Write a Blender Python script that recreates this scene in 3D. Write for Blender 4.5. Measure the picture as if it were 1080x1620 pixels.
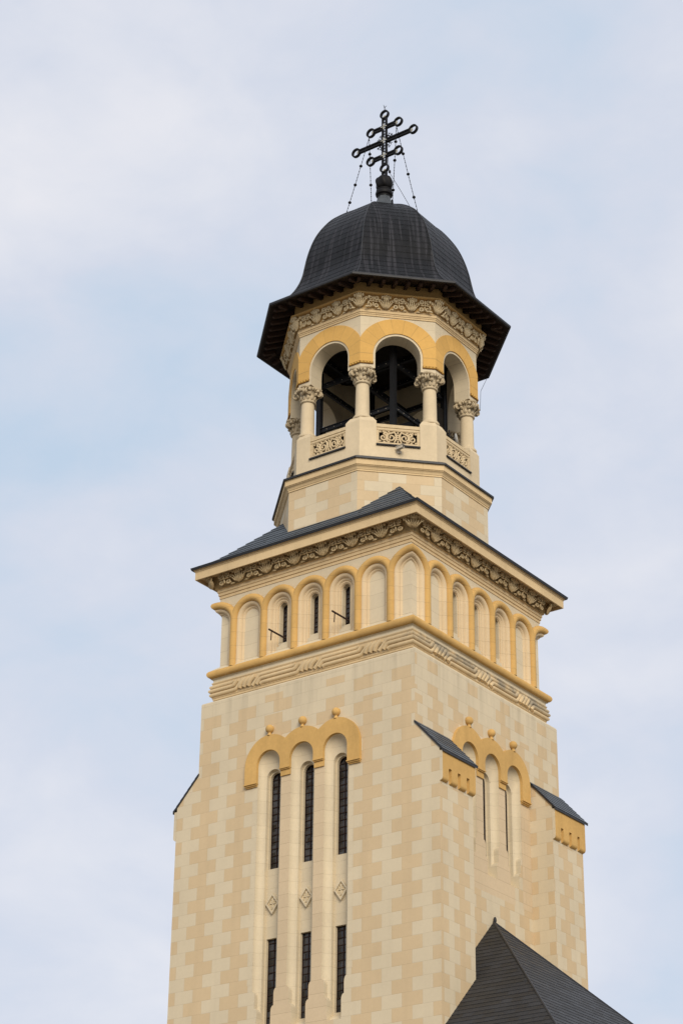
import bpy, math, random
from mathutils import Vector, Matrix, noise
from mathutils.geometry import tessellate_polygon
random.seed(7)
for o in list(bpy.data.objects): bpy.data.objects.remove(o)
S = bpy.context.scene
COL = S.collection
R = math.radians
PI = math.pi

# ------------------------------------------------------------------ camera
CAMP = (36.869563, -52.397668, 1.6)
az, el, roll = R(126.315724), R(26.879941), R(0.697811)
f = Vector((math.cos(el)*math.cos(az), math.cos(el)*math.sin(az), math.sin(el)))
rt = f.cross(Vector((0, 0, 1))).normalized(); up = rt.cross(f)
rr = rt*math.cos(roll)+up*math.sin(roll); uu = -rt*math.sin(roll)+up*math.cos(roll)
cd = bpy.data.cameras.new('camera'); cam = bpy.data.objects.new('camera', cd); COL.objects.link(cam)
cam.matrix_world = Matrix(((rr.x, uu.x, -f.x, CAMP[0]), (rr.y, uu.y, -f.y, CAMP[1]), (rr.z, uu.z, -f.z, CAMP[2]), (0, 0, 0, 1)))
cd.sensor_fit = 'VERTICAL'; cd.sensor_height = 36; cd.sensor_width = 24
cd.lens = 3447.067*36/1620
cd.clip_start = 0.5; cd.clip_end = 6000
S.camera = cam

# ------------------------------------------------------------------ world, sun, exposure
SUN_EL, SUN_AZ = R(25), R(-44)          # azimuth measured from +x towards +y
w = bpy.data.worlds.new("World"); S.world = w; w.use_nodes = True
nt = w.node_tree; nt.nodes.clear(); N = nt.nodes.new; K = nt.links.new
out = N('ShaderNodeOutputWorld'); bg = N('ShaderNodeBackground')
sky = N('ShaderNodeTexSky'); sky.sky_type = 'NISHITA'; sky.sun_disc = False
sky.sun_elevation = SUN_EL; sky.sun_rotation = PI/2-SUN_AZ
sky.air_density = 1.0; sky.dust_density = 2.0
tc = N('ShaderNodeTexCoord')
mp = N('ShaderNodeMapping'); mp.inputs['Scale'].default_value = (1, 1, 1.7); mp.inputs['Rotation'].default_value = (0.35, 0.2, 0.3)
K(tc.outputs['Generated'], mp.inputs['Vector'])
n1 = N('ShaderNodeTexNoise'); n1.inputs['Scale'].default_value = 3.6; n1.inputs['Detail'].default_value = 6; n1.inputs['Roughness'].default_value = .5; n1.inputs['Distortion'].default_value = .5
K(mp.outputs[0], n1.inputs['Vector'])
cr = N('ShaderNodeValToRGB'); cr.color_ramp.elements[0].position = .32; cr.color_ramp.elements[0].color = (5.7, 6.95, 8.5, 1)
cr.color_ramp.elements[1].position = .66; cr.color_ramp.elements[1].color = (8.7, 8.75, 9.3, 1)
ce = cr.color_ramp.elements.new(.49); ce.color = (7.15, 7.6, 8.7, 1)
n1b = N('ShaderNodeTexNoise'); n1b.inputs['Scale'].default_value = 11; n1b.inputs['Detail'].default_value = 7; n1b.inputs['Roughness'].default_value = .55; n1b.inputs['Distortion'].default_value = .3
K(mp.outputs[0], n1b.inputs['Vector'])
nm = N('ShaderNodeMix'); nm.data_type = 'FLOAT'; nm.inputs[0].default_value = .38
K(n1.outputs['Fac'], nm.inputs[2]); K(n1b.outputs['Fac'], nm.inputs[3]); K(nm.outputs[0], cr.inputs['Fac'])
mx = N('ShaderNodeMix'); mx.data_type = 'RGBA'; mx.inputs[0].default_value = .92
K(sky.outputs[0], mx.inputs[6]); K(cr.outputs[0], mx.inputs[7])
K(mx.outputs[2], bg.inputs['Color']); bg.inputs['Strength'].default_value = .0675
K(bg.outputs[0], out.inputs['Surface'])
sd = bpy.data.lights.new('sun', 'SUN'); sd.energy = 2.0; sd.angle = R(30); sd.color = (1.0, .91, .77)
sun = bpy.data.objects.new('sun', sd); COL.objects.link(sun)
sun.rotation_euler = Vector((-math.cos(SUN_EL)*math.cos(SUN_AZ), -math.cos(SUN_EL)*math.sin(SUN_AZ), -math.sin(SUN_EL))).to_track_quat('-Z', 'Y').to_euler()
sun.location = (40, -60, 80)
S.view_settings.view_transform = 'Standard'; S.view_settings.look = 'None'
S.view_settings.exposure = 0.55; S.view_settings.gamma = 1; S.view_settings.use_curve_mapping = False

# ------------------------------------------------------------------ materials
class NG:
    def __init__(s, name):
        s.m = bpy.data.materials.new(name); s.m.use_nodes = True; s.t = s.m.node_tree; s.t.nodes.clear()
        s.out = s.t.nodes.new('ShaderNodeOutputMaterial'); s.b = s.t.nodes.new('ShaderNodeBsdfPrincipled')
        s.t.links.new(s.b.outputs[0], s.out.inputs[0])
    def n(s, k): return s.t.nodes.new(k)
    def l(s, a, b): s.t.links.new(a, b)
    def put(s, a, i):
        if isinstance(a, (int, float)): i.default_value = a
        elif isinstance(a, tuple): i.default_value = a if len(a) == 4 or i.type == 'VECTOR' else (*a, 1)
        else: s.l(a, i)
    def math(s, op, a, b=0.0, c=0.0):
        q = s.n('ShaderNodeMath'); q.operation = op; s.put(a, q.inputs[0]); s.put(b, q.inputs[1]); s.put(c, q.inputs[2]); return q.outputs[0]
    def mix(s, fac, a, b, mode='MIX'):
        q = s.n('ShaderNodeMix'); q.data_type = 'RGBA'; q.blend_type = mode; s.put(fac, q.inputs[0]); s.put(a, q.inputs[6]); s.put(b, q.inputs[7]); return q.outputs[2]
    def noise(s, scale, vec=None, detail=4, rough=.55, sc=None):
        q = s.n('ShaderNodeTexNoise'); q.inputs['Scale'].default_value = scale; q.inputs['Detail'].default_value = detail; q.inputs['Roughness'].default_value = rough
        if vec is None: vec = s.obj()
        if sc:
            m = s.n('ShaderNodeMapping'); m.inputs['Scale'].default_value = sc; s.l(vec, m.inputs[0]); vec = m.outputs[0]
        s.l(vec, q.inputs['Vector']); return q.outputs['Fac']
    def obj(s):
        q = s.n('ShaderNodeTexCoord'); return q.outputs['Object']
    def uv(s):
        q = s.n('ShaderNodeUVMap'); q.uv_map = 'UVMap'; x = s.n('ShaderNodeSeparateXYZ'); s.l(q.outputs[0], x.inputs[0]); return x.outputs[0], x.outputs[1]
    def ramp(s, fac, p0, p1, lo=0.0, hi=1.0):
        q = s.n('ShaderNodeMapRange'); s.put(fac, q.inputs[0]); q.inputs[1].default_value = p0; q.inputs[2].default_value = p1; q.inputs[3].default_value = lo; q.inputs[4].default_value = hi; return q.outputs[0]
    def wn(s, a, b, c=0.0):
        v = s.n('ShaderNodeCombineXYZ'); s.put(a, v.inputs[0]); s.put(b, v.inputs[1]); s.put(c, v.inputs[2])
        q = s.n('ShaderNodeTexWhiteNoise'); q.noise_dimensions = '3D'; s.l(v.outputs[0], q.inputs['Vector']); return q.outputs['Value']
    def bump(s, h, strength=.3, dist=.01):
        q = s.n('ShaderNodeBump'); q.inputs['Strength'].default_value = strength; q.inputs['Distance'].default_value = dist; s.l(h, q.inputs['Height']); s.l(q.outputs[0], s.b.inputs['Normal'])
    def fin(s, col, rough=.85, spec=.3, metal=0):
        s.put(col, s.b.inputs['Base Color']); s.put(rough, s.b.inputs['Roughness']); s.b.inputs['Specular IOR Level'].default_value = spec; s.b.inputs['Metallic'].default_value = metal
        return s.m

LIGHT = (.578, .488, .342); DARK = (.552, .420, .256); YEL = (.545, .335, .115); MIDC = (.560, .437, .285)
def stone(name, A, B=None, H=.384, z0=23.65, L2=1.36, off=2.17, shift=.34, mirror=True, joint=.010, jdark=.62, vj=True, top=None, streak=0.0, mottle=.07, seed=0.0, radial=None, stain=0.0, drip=0.0):
    g = NG(name); u, v = g.uv()
    if radial is not None:
        an = g.math('ARCTAN2', g.math('SUBTRACT', v, radial[0]), u)
        q = g.math('DIVIDE', g.math('ADD', an, PI), radial[1])
        fx = g.math('FRACT', q)
        jl = g.math('LESS_THAN', fx, .035)
        isarc = g.math('GREATER_THAN', v, radial[0]-.02)
        low = g.math('LESS_THAN', g.math('ABSOLUTE', g.math('SUBTRACT', v, radial[0]-.02)), .006)
        jm = g.math('MAXIMUM', g.math('MULTIPLY', jl, isarc), low)
        row = g.math('FLOOR', q); blk = row; tone = A
        jm = g.math('MULTIPLY', jm, .8)
    else:
        vv = g.math('DIVIDE', g.math('SUBTRACT', v, z0), H)
        row = g.math('FLOOR', vv); fv = g.math('FRACT', vv)
        par = g.math('FLOORED_MODULO', row, 2.0)          # row -1 (just under z0) is odd -> 1
        au = g.math('ABSOLUTE', u) if mirror else u
        x = g.math('DIVIDE', g.math('SUBTRACT', au, g.math('SUBTRACT', off, g.math('MULTIPLY', g.math('SUBTRACT', 1.0, par), shift))), L2)
        fx = g.math('FRACT', x); isD = g.math('LESS_THAN', fx, .5)
        x2 = g.math('MULTIPLY', x, 2.0); blk = g.math('FLOOR', x2); f2 = g.math('FRACT', x2)
        jh = g.math('LESS_THAN', fv, joint/H)
        jm = jh
        if vj: jm = g.math('MAXIMUM', jh, g.math('LESS_THAN', f2, joint*.8/(L2/2)))
        if B is not None:
            if top is not None:
                rnd = g.wn(g.math('ADD', g.math('FLOOR', x), g.math('MULTIPLY', g.math('SIGN', u), 17.0)), row, seed)
                thr = g.ramp(v, top[0], top[1], -0.01, .42)
                isD = g.math('MULTIPLY', isD, g.math('GREATER_THAN', rnd, thr))
                isD = g.math('MULTIPLY', isD, g.math('LESS_THAN', v, top[2]))
                isD = g.math('MULTIPLY', isD, g.math('GREATER_THAN', au, .15))
            tone = g.mix(isD, A, B)
        else: tone = A
    r1 = g.wn(blk, row, 3.0+seed)
    var = g.ramp(r1, 0, 1, 1-mottle*.45, 1+mottle*.45)
    n1 = g.noise(.55, detail=5); n2 = g.noise(9, detail=5, rough=.7); n3 = g.noise(2.2, sc=(1, 1, .12), detail=4)
    var = g.math('MULTIPLY', var, g.ramp(n1, .3, .7, 1-mottle, 1+mottle*.6))
    var = g.math('MULTIPLY', var, g.ramp(n2, .3, .7, 1-mottle*.5, 1+mottle*.5))
    if streak: var = g.math('MULTIPLY', var, g.ramp(n3, .5, .75, 1, 1-streak))
    if drip:
        nd = g.noise(3.2, sc=(1, 1, .05), detail=4); var = g.math('MULTIPLY', var, g.math('SUBTRACT', 1.0, g.math('MULTIPLY', g.ramp(nd, .48, .66, 0, drip), g.ramp(v, 25.3, 26.8))))
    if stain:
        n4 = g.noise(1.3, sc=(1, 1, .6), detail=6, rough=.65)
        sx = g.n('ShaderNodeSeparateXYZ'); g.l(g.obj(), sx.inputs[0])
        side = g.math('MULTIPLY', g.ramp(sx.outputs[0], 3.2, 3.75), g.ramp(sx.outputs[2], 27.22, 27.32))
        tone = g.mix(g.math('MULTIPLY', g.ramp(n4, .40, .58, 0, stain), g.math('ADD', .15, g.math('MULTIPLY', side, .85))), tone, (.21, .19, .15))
    c = g.mix(1.0, tone, (1, 1, 1)); q = g.n('ShaderNodeVectorMath'); q.operation = 'SCALE'; g.l(tone if not isinstance(tone, tuple) else c, q.inputs[0]); g.l(var, q.inputs[3])
    c = q.outputs[0]
    if isinstance(tone, tuple):
        rgb = g.n('ShaderNodeRGB'); rgb.outputs[0].default_value = (*tone, 1); g.l(rgb.outputs[0], q.inputs[0])
    c = g.mix(g.math('MULTIPLY', jm, 1-jdark), c, (.17, .12, .065))
    h = g.math('SUBTRACT', g.math('MULTIPLY', n2, .35), jm)
    g.bump(h, .28, .012)
    return g.fin(c, .88, .22)

M_ASH_L = stone('ashlar_front', LIGHT, DARK, top=(25.2, 26.5, 26.58), seed=1, streak=.06, mottle=.045, drip=.16, joint=.013, jdark=.82)
M_ASH_R = stone('ashlar_side', LIGHT, DARK, L2=1.08, off=1.72, shift=.27, top=(25.2, 26.5, 26.7), seed=5, streak=.06, mottle=.045, drip=.16, joint=.013, jdark=.82)
M_LIGHT = stone('cream_plaster', LIGHT, L2=3.3, joint=.008, jdark=.72, streak=.05)
M_MID = stone('tan_plaster', MIDC, L2=60, joint=.012, jdark=.66)
M_YEL = stone('ochre_plaster', YEL, L2=60, H=90, z0=-3, vj=False, mottle=.14, streak=.12)
M_YELJ = stone('ochre_blocks', YEL, H=.46, z0=29.57, L2=.9, off=0, vj=False, joint=.010, mottle=.10, streak=.06, jdark=.55)
M_CRJ = stone('cream_blocks', (.59, .455, .285), H=.46, z0=29.57, L2=60, vj=False, joint=.010, jdark=.6)
M_PANEL = stone('panel_blocks', LIGHT, H=.46, z0=29.57, L2=60, vj=False, joint=.010, jdark=.62)
M_DRUM = stone('drum_ashlar', LIGHT, DARK, H=.35, z0=33.825, L2=1.786, off=.216, shift=.446, mirror=False, joint=.009, jdark=.72)
M_CORN = stone('cornice_plaster', (.600, .445, .250), H=90, z0=-3, L2=2.2, joint=.010, jdark=.66, streak=.10, mottle=.09)
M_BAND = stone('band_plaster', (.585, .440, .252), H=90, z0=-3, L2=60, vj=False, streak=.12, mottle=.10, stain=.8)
M_ARCV = stone('archivolt_ochre', (.575, .340, .100), radial=(38.3, PI/9.0), jdark=.5, mottle=.10)
M_BELF = stone('belfry_plaster', LIGHT, H=.42, z0=37.7, L2=1.5, off=.2, shift=.4, joint=.008, jdark=.66, mirror=False)
M_PLIN = stone('plinth_plaster', (.585, .475, .315), H=90, z0=-3, L2=60, vj=False, streak=.10, mottle=.10)

def carved(name, c1, c2, sc=14):
    g = NG(name); n = g.noise(sc, detail=6, rough=.7); n2 = g.noise(1.4, detail=4)
    c = g.mix(g.ramp(n, .32, .66), c1, c2); c = g.mix(g.ramp(n2, .4, .7, 0, .35), c, c1)
    g.bump(n, .8, .03); return g.fin(c, .9, .2)
M_CARV = carved('carved_stone', (.34, .24, .115), (.76, .60, .36), 16)
M_CARV2 = carved('carved_stone_pale', (.46, .35, .19), (.76, .63, .42), 16)
M_RECESS = carved('frieze_ground', (.20, .13, .055), (.38, .26, .12), 6)
M_CAP = carved('capital_stone', (.38, .30, .185), (.61, .50, .34), 18)
M_LACE = carved('balustrade_stone', (.52, .40, .235), (.62, .49, .31), 8)

def slate(name, base, row=.16, ln=.3, lift=.012):
    g = NG(name); u, v = g.uv()
    vv = g.math('DIVIDE', v, row); rw = g.math('FLOOR', vv); fv = g.math('FRACT', vv)
    x = g.math('ADD', g.math('DIVIDE', u, ln), g.math('MULTIPLY', g.wn(rw, 2.0), 3.0)); bx = g.math('FLOOR', x); fx = g.math('FRACT', x)
    r = g.wn(bx, rw, 1.0); n = g.noise(1.2, detail=5); n2 = g.noise(30, detail=3)
    val = g.math('MULTIPLY', g.ramp(r, 0, 1, .72, 1.3), g.ramp(n, .3, .7, .8, 1.2))
    q = g.n('ShaderNodeVectorMath'); q.operation = 'SCALE'; rgb = g.n('ShaderNodeRGB'); rgb.outputs[0].default_value = (*base, 1); g.l(rgb.outputs[0], q.inputs[0]); g.l(val, q.inputs[3])
    edge = g.math('MAXIMUM', g.math('LESS_THAN', fv, .13), g.math('MULTIPLY', g.math('LESS_THAN', fx, .03), .7))
    c = g.mix(g.math('MULTIPLY', edge, .7), q.outputs[0], (.008, .008, .009))
    h = g.math('ADD', g.math('MULTIPLY', g.math('SUBTRACT', 1.0, fv), 1.0), g.math('MULTIPLY', n2, .12))
    g.bump(h, .8, lift)
    return g.fin(c, g.ramp(r, 0, 1, .50, .70), .32)
M_SLATE = slate('slate', (.068, .080, .094), .17, 3.0)
M_SLATE3 = slate('slate_skirt', (.070, .084, .100), .27, 3.7)
M_SLATE2 = slate('slate_low_roof', (.022, .022, .0235), .20, .34)

def dome_metal():
    g = NG('dome_sheet_metal'); u, v = g.uv()
    row, ln = .275, .86
    vv = g.math('DIVIDE', v, row); rw = g.math('FLOOR', vv); fv = g.math('FRACT', vv)
    x = g.math('ADD', g.math('DIVIDE', u, ln), g.math('MULTIPLY', g.math('FLOORED_MODULO', rw, 2.0), .5)); bx = g.math('FLOOR', x); fx = g.math('FRACT', x)
    r = g.wn(bx, rw, 1.0)
    uvn = g.n('ShaderNodeUVMap'); uvn.uv_map = 'UVMap'
    n = g.noise(1.6, vec=uvn.outputs[0], sc=(1.6, .35, 1), detail=4); n2 = g.noise(2.2, vec=uvn.outputs[0], sc=(3.2, .10, 1), detail=3); n3 = g.noise(8, vec=uvn.outputs[0], sc=(1, 1, 1), detail=5)
    dark = g.mix(g.ramp(n, .40, .62), (.0035, .0034, .0034), (.0095, .0093, .0105))
    c = g.mix(g.ramp(n2, .53, .60, 0, .85), dark, (.034, .033, .038))
    c = g.mix(g.ramp(r, 0, 1, 0, .35), c, (.010, .010, .011))
    c = g.mix(g.ramp(n3, .56, .74, 0, .25), c, (.04, .042, .045))
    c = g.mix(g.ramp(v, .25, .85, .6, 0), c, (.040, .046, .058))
    edge = g.math('MAXIMUM', g.math('LESS_THAN', fv, .11), g.math('MULTIPLY', g.math('LESS_THAN', fx, .03), .8))
    c = g.mix(g.math('MULTIPLY', edge, .6), c, (.005, .005, .0055))
    h = g.math('ADD', g.math('SUBTRACT', 1.0, fv), g.math('MULTIPLY', n3, .5))
    g.bump(h, .5, .014)
    return g.fin(c, g.ramp(n2, .4, .7, .42, .60), .15)
M_DOME = dome_metal()

def plain(name, c, rough=.6, spec=.4, metal=0, var=.25, sc=6):
    g = NG(name); n = g.noise(sc, detail=5)
    lo = tuple(x*(1-var) for x in c); hi = tuple(min(1, x*(1+var)) for x in c)
    return g.fin(g.mix(g.ramp(n, .3, .7), lo, hi), rough, spec, metal)
M_WOOD = plain('dark_eave_wood', (.018, .011, .008), .8, .2, sc=9)
M_WOOD2 = plain('rafter_wood', (.040, .022, .015), .8, .2, sc=9)
M_EDGE = plain('dark_flashing', (.016, .016, .018), .5, .4)
M_LEAD = plain('grey_flashing', (.055, .062, .068), .5, .4)
M_IRON = plain('black_iron', (.006, .0055, .006), .6, .2)
M_STEEL = plain('painted_steel', (.008, .0085, .010), .6, .25)
M_RUST = plain('rusty_iron', (.035, .02, .015), .8, .2)
M_BRONZE = plain('bell_bronze', (.045, .045, .04), .4, .5, .7)
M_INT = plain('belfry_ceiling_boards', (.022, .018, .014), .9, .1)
M_WHITE = plain('white_enamel', (.62, .62, .60), .4, .4, var=.08)
M_GREY = plain('grey_metal', (.42, .37, .29), .5, .4)
M_GROUND = plain('paving', (.22, .20, .17), .9, .2, sc=.5)
M_GOLD = plain('ochre_beading', (.62, .38, .09), .7, .3, sc=20)
M_GOLDD = plain('ochre_dark', (.26, .13, .03), .8, .2, sc=20)
M_SILV = plain('pale_ornament', (.42, .41, .36), .6, .3, sc=15)
def glass():
    g = NG('leaded_glass'); u, v = g.uv()
    r = g.wn(g.math('FLOOR', g.math('DIVIDE', g.math('ADD', u, 30.0), .145)), g.math('FLOOR', g.math('DIVIDE', v, .215)))
    c = g.mix(r, (.010, .009, .009), (.055, .055, .06))
    return g.fin(c, g.ramp(r, 0, 1, .08, .35), .5)
M_GLASS = glass()

# ------------------------------------------------------------------ mesh helpers
T8 = math.tan(PI/8)
class MB:
    def __init__(s): s.v = []; s.ix = {}; s.f = []; s.m = []; s.uv = []; s.th = None
    def vid(s, p):
        k = (round(p[0], 5), round(p[1], 5), round(p[2], 5))
        i = s.ix.get(k)
        if i is None: i = len(s.v); s.ix[k] = i; s.v.append(k)
        return i
    def poly(s, pts, mat=0, uv=None):
        ids = []; us = []
        for j, p in enumerate(pts):
            i = s.vid(p)
            if i in ids: continue
            ids.append(i); us.append(j)
        if len(ids) < 3: return
        if uv is None:
            th = s.th
            if th is None:
                nrm = Vector((0, 0, 0)); q = [Vector(s.v[i]) for i in ids]
                for a in range(1, len(q)-1): nrm += (q[a]-q[0]).cross(q[a+1]-q[0])
                th = round(math.atan2(nrm.y, nrm.x)/(PI/4))*(PI/4) if abs(nrm.x)+abs(nrm.y) > 1e-9 else 0
            t = (-math.sin(th), math.cos(th)); uvs = [(s.v[i][0]*t[0]+s.v[i][1]*t[1], s.v[i][2]) for i in ids]
        else: uvs = [uv[j] for j in us]
        s.f.append(ids); s.m.append(mat); s.uv.append(uvs)
    def quad_strip(s, A, B, mat=0, closed=False):
        n = len(A)
        for i in range(n if closed else n-1):
            j = (i+1) % n
            s.poly([A[i], A[j], B[j], B[i]], mat)
    def box(s, c, h, mat=0, rot=None):
        P = []
        for x, y, z in ((-1,-1,-1),(1,-1,-1),(1,1,-1),(-1,1,-1),(-1,-1,1),(1,-1,1),(1,1,1),(-1,1,1)):
            q = Vector((x*h[0], y*h[1], z*h[2]))
            if rot is not None: q = rot @ q
            P.append(Vector(c)+q)
        for a in ((0,3,2,1),(4,5,6,7),(0,1,5,4),(1,2,6,5),(2,3,7,6),(3,0,4,7)): s.poly([P[i] for i in a], mat)
    def bar(s, a, b, wd, hg, mat=0, upv=(0, 0, 1)):
        a = Vector(a); b = Vector(b); d = (b-a).normalized(); u = Vector(upv)
        if abs(d.dot(u)) > .95: u = Vector((1, 0, 0))
        x = d.cross(u).normalized(); y = x.cross(d)
        P = [[q+x*(sx*wd/2)+y*(sy*hg/2) for sx, sy in ((-1,-1),(1,-1),(1,1),(-1,1))] for q in (a, b)]
        s.quad_strip(P[0], P[1], mat, True); s.poly(P[0][::-1], mat); s.poly(P[1], mat)
    def tube(s, path, r, n=10, mat=0, caps=True, closed=False, ref=None):
        path = [Vector(p) for p in path]; m = len(path); rings = []
        rs = r if isinstance(r, (list, tuple)) else [r]*m
        ref = Vector(ref) if ref is not None else None
        px = None
        for i, p in enumerate(path):
            if closed: d = path[(i+1) % m]-path[i-1]
            else: d = path[min(i+1, m-1)]-path[max(i-1, 0)]
            d.normalize()
            if ref is not None: x = ref - d*ref.dot(d)
            elif px is None: x = d.orthogonal()
            else: x = px-d*px.dot(d)
            x.normalize(); px = x; y = d.cross(x)
            rings.append([p+x*(rs[i]*math.cos(2*PI*k/n))+y*(rs[i]*math.sin(2*PI*k/n)) for k in range(n)])
        for i in range(m if closed else m-1): s.quad_strip(rings[i], rings[(i+1) % m], mat, True)
        if caps and not closed: s.poly(rings[0][::-1], mat); s.poly(rings[-1], mat)
        return rings
    def lathe(s, prof, c=(0, 0, 0), n=24, mat=0, mod=None):
        rings = []
        for (r, z) in prof:
            rings.append([(c[0]+r*(mod(2*PI*k/n, z) if mod else 1)*math.cos(2*PI*k/n), c[1]+r*(mod(2*PI*k/n, z) if mod else 1)*math.sin(2*PI*k/n), c[2]+z) for k in range(n)])
        for a, b in zip(rings, rings[1:]): s.quad_strip(a, b, mat, True)
        if prof[0][0] > 1e-4: s.poly(rings[0][::-1], mat)
        if prof[-1][0] > 1e-4: s.poly(rings[-1], mat)
    def ell(s, c, ax, ay, az_, n=8, m=5, mat=0):
        c = Vector(c); ax = Vector(ax); ay = Vector(ay); az_ = Vector(az_); rings = []
        for j in range(m+1):
            ph = -PI/2+PI*j/m
            rings.append([c+ax*(math.cos(ph)*math.cos(2*PI*k/n))+ay*(math.cos(ph)*math.sin(2*PI*k/n))+az_*math.sin(ph) for k in range(n)])
        for a, b in zip(rings, rings[1:]): s.quad_strip(a, b, mat, True)
    def sheet(s, outer, holes, fn, mat=0):
        """planar sheet of (u,z) outline with holes, mapped to 3D by fn"""
        loops = [[Vector((u, z, 0)) for u, z in L] for L in [outer]+holes]
        allp = [p for L in loops for p in L]
        for t in tessellate_polygon(loops): s.poly([fn(allp[i].x, allp[i].y) for i in t], mat)
    def prism(s, outer, holes, fn0, fn1, mat=0, back=False, sidemat=None):
        s.sheet(outer, holes, fn1, mat)
        if back: s.sheet(outer, holes, fn0, mat)
        for L in [outer]+holes:
            s.quad_strip([fn0(*p) for p in L], [fn1(*p) for p in L], mat if sidemat is None else sidemat, True)
    def build(s, name, mats, parent=None, smooth=None, props=None):
        me = bpy.data.meshes.new(name); me.from_pydata(s.v, [], s.f)
        if not isinstance(mats, (list, tuple)): mats = [mats]
        for m in mats: me.materials.append(m)
        uvl = me.uv_layers.new(name='UVMap')
        k = 0
        for pi, p in enumerate(me.polygons):
            p.material_index = s.m[pi]
            for j in range(p.loop_total): uvl.data[p.loop_start+j].uv = s.uv[pi][j]
        if smooth is not None:
            me.shade_smooth(); me.set_sharp_from_angle(angle=R(smooth))
        me.validate(); me.update()
        o = bpy.data.objects.new(name, me); COL.objects.link(o)
        if parent is not None: o.parent = parent
        if props:
            for a, b in props.items(): o[a] = b
        return o
def empty(name, loc, label, cat, group=None):
    o = bpy.data.objects.new(name, None); COL.objects.link(o); o.location = loc; o.empty_display_size = .3
    o['label'] = label; o['category'] = cat
    if group: o['group'] = group
    return o
def face(th):
    n = (math.cos(th), math.sin(th)); t = (-math.sin(th), math.cos(th))
    return lambda u, d, z: (n[0]*d+t[0]*u, n[1]*d+t[1]*u, z)
TH4 = [-PI/2, 0, PI/2, PI]                 # front (L), right (R), back, left
TH8 = [-PI/2+k*PI/4 for k in range(8)]
def ring_profile(mb, prof, n=4, mat=0, arclen=False, mats=None):
    """mitred moulding: prof = [(apothem, z)...]"""
    ths = TH4 if n == 4 else TH8; tt = 1.0 if n == 4 else T8
    for th in ths:
        F = face(th); s = 0.0
        for i in range(len(prof)-1):
            (a0, z0), (a1, z1) = prof[i], prof[i+1]
            ds = math.hypot(a1-a0, z1-z0)
            uv = [(-a0*tt, s), (a0*tt, s), (a1*tt, s+ds), (-a1*tt, s+ds)] if arclen else [(-a0*tt, z0), (a0*tt, z0), (a1*tt, z1), (-a1*tt, z1)]
            mb.poly([F(-a0*tt, a0, z0), F(a0*tt, a0, z0), F(a1*tt, a1, z1), F(-a1*tt, a1, z1)], mats[i] if mats else mat, uv)
            s += ds

def resample(P, step, rise=.006):
    out_ = []; acc = 0.0; nxt = 0.0
    for a, b in zip(P, P[1:]):
        L = math.hypot(b[0]-a[0], b[1]-a[1]); nx, nz = (b[1]-a[1])/L, -(b[0]-a[0])/L; nx, nz = abs(nx), abs(nz)
        while nxt <= acc+L:
            t = (nxt-acc)/L; p = (a[0]+(b[0]-a[0])*t, a[1]+(b[1]-a[1])*t)
            out_.append(p); out_.append((p[0]+nx*rise, p[1]+nz*rise)); nxt += step
        # intermediate point keeps the curve smooth
        fr_ = 1-(nxt-acc-L)/step
        out_.append((b[0]+nx*rise*(1-fr_), b[1]+nz*rise*(1-fr_))); acc += L
    return out_

# ------------------------------------------------------------------ ground
g = MB(); g.poly([(-2500, -2500, 0), (2500, -2500, 0), (2500, 2500, 0), (-2500, 2500, 0)])
gr = g.build('ground', M_GROUND); gr['kind'] = 'structure'

# ------------------------------------------------------------------ TOWER
T = empty('bell_tower', (0, 0, 0), 'tall cream and ochre church tower with octagonal belfry, dark dome and triple barred cross', 'bell tower')

# ---- shaft with window bays
ZS, HWO, HWI = 24.31, .437, .255
BAYS = (-1.235, 0.0, 1.235)
def bay_hw(z, zb, long):
    st = [(17.52, .437, .345), (17.02, .345, .250)] if long else [(21.98, .437, .345), (21.48, .345, .250)]
    hw = .437
    for zt, a, b in st:
        if z < zt:
            q = min(1, (zt-z)/.16); hw = a-(a-b)*math.sin(math.acos(max(0, 1-q)))
    return hw
def bay_zs(zb, long):
    base = [17.52, 17.02] if long else [21.98, 21.48]
    zz = [ZS-.3, ZS-1]
    for b in base: zz += [b+.001, b-.015, b-.05, b-.10, b-.16]
    zz.append(zb); return zz
def bay_loop(c, k, long, NA=18):
    """k: 0..1 cove position, then 2 = panel edge"""
    zb0 = 16.32 if long else 20.95
    kk = min(k, 1.0); ph = kk*PI/2
    hw = HWO-(HWO-HWI)*(1-math.cos(ph)); d = 4.0-.203*math.sin(ph)
    zs = ZS-.34*(1-math.cos(ph)); zb = zb0+.10*kk
    if k > 1: d = 3.67; zb = zb0+.2
    zl = bay_zs(zb, long); left = []; right = []
    for i, z in enumerate(zl):
        zz = z
        h = min(hw, bay_hw(z, zb, long)); left.append((c-h, zz, d)); right.append((c+h, zz, d))
    L = list(reversed(left))
    for i in range(NA+1):
        a = PI-PI*i/NA; L.append((c+hw*math.cos(a), zs+hw*math.sin(a), d))
    L += right
    return L
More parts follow.
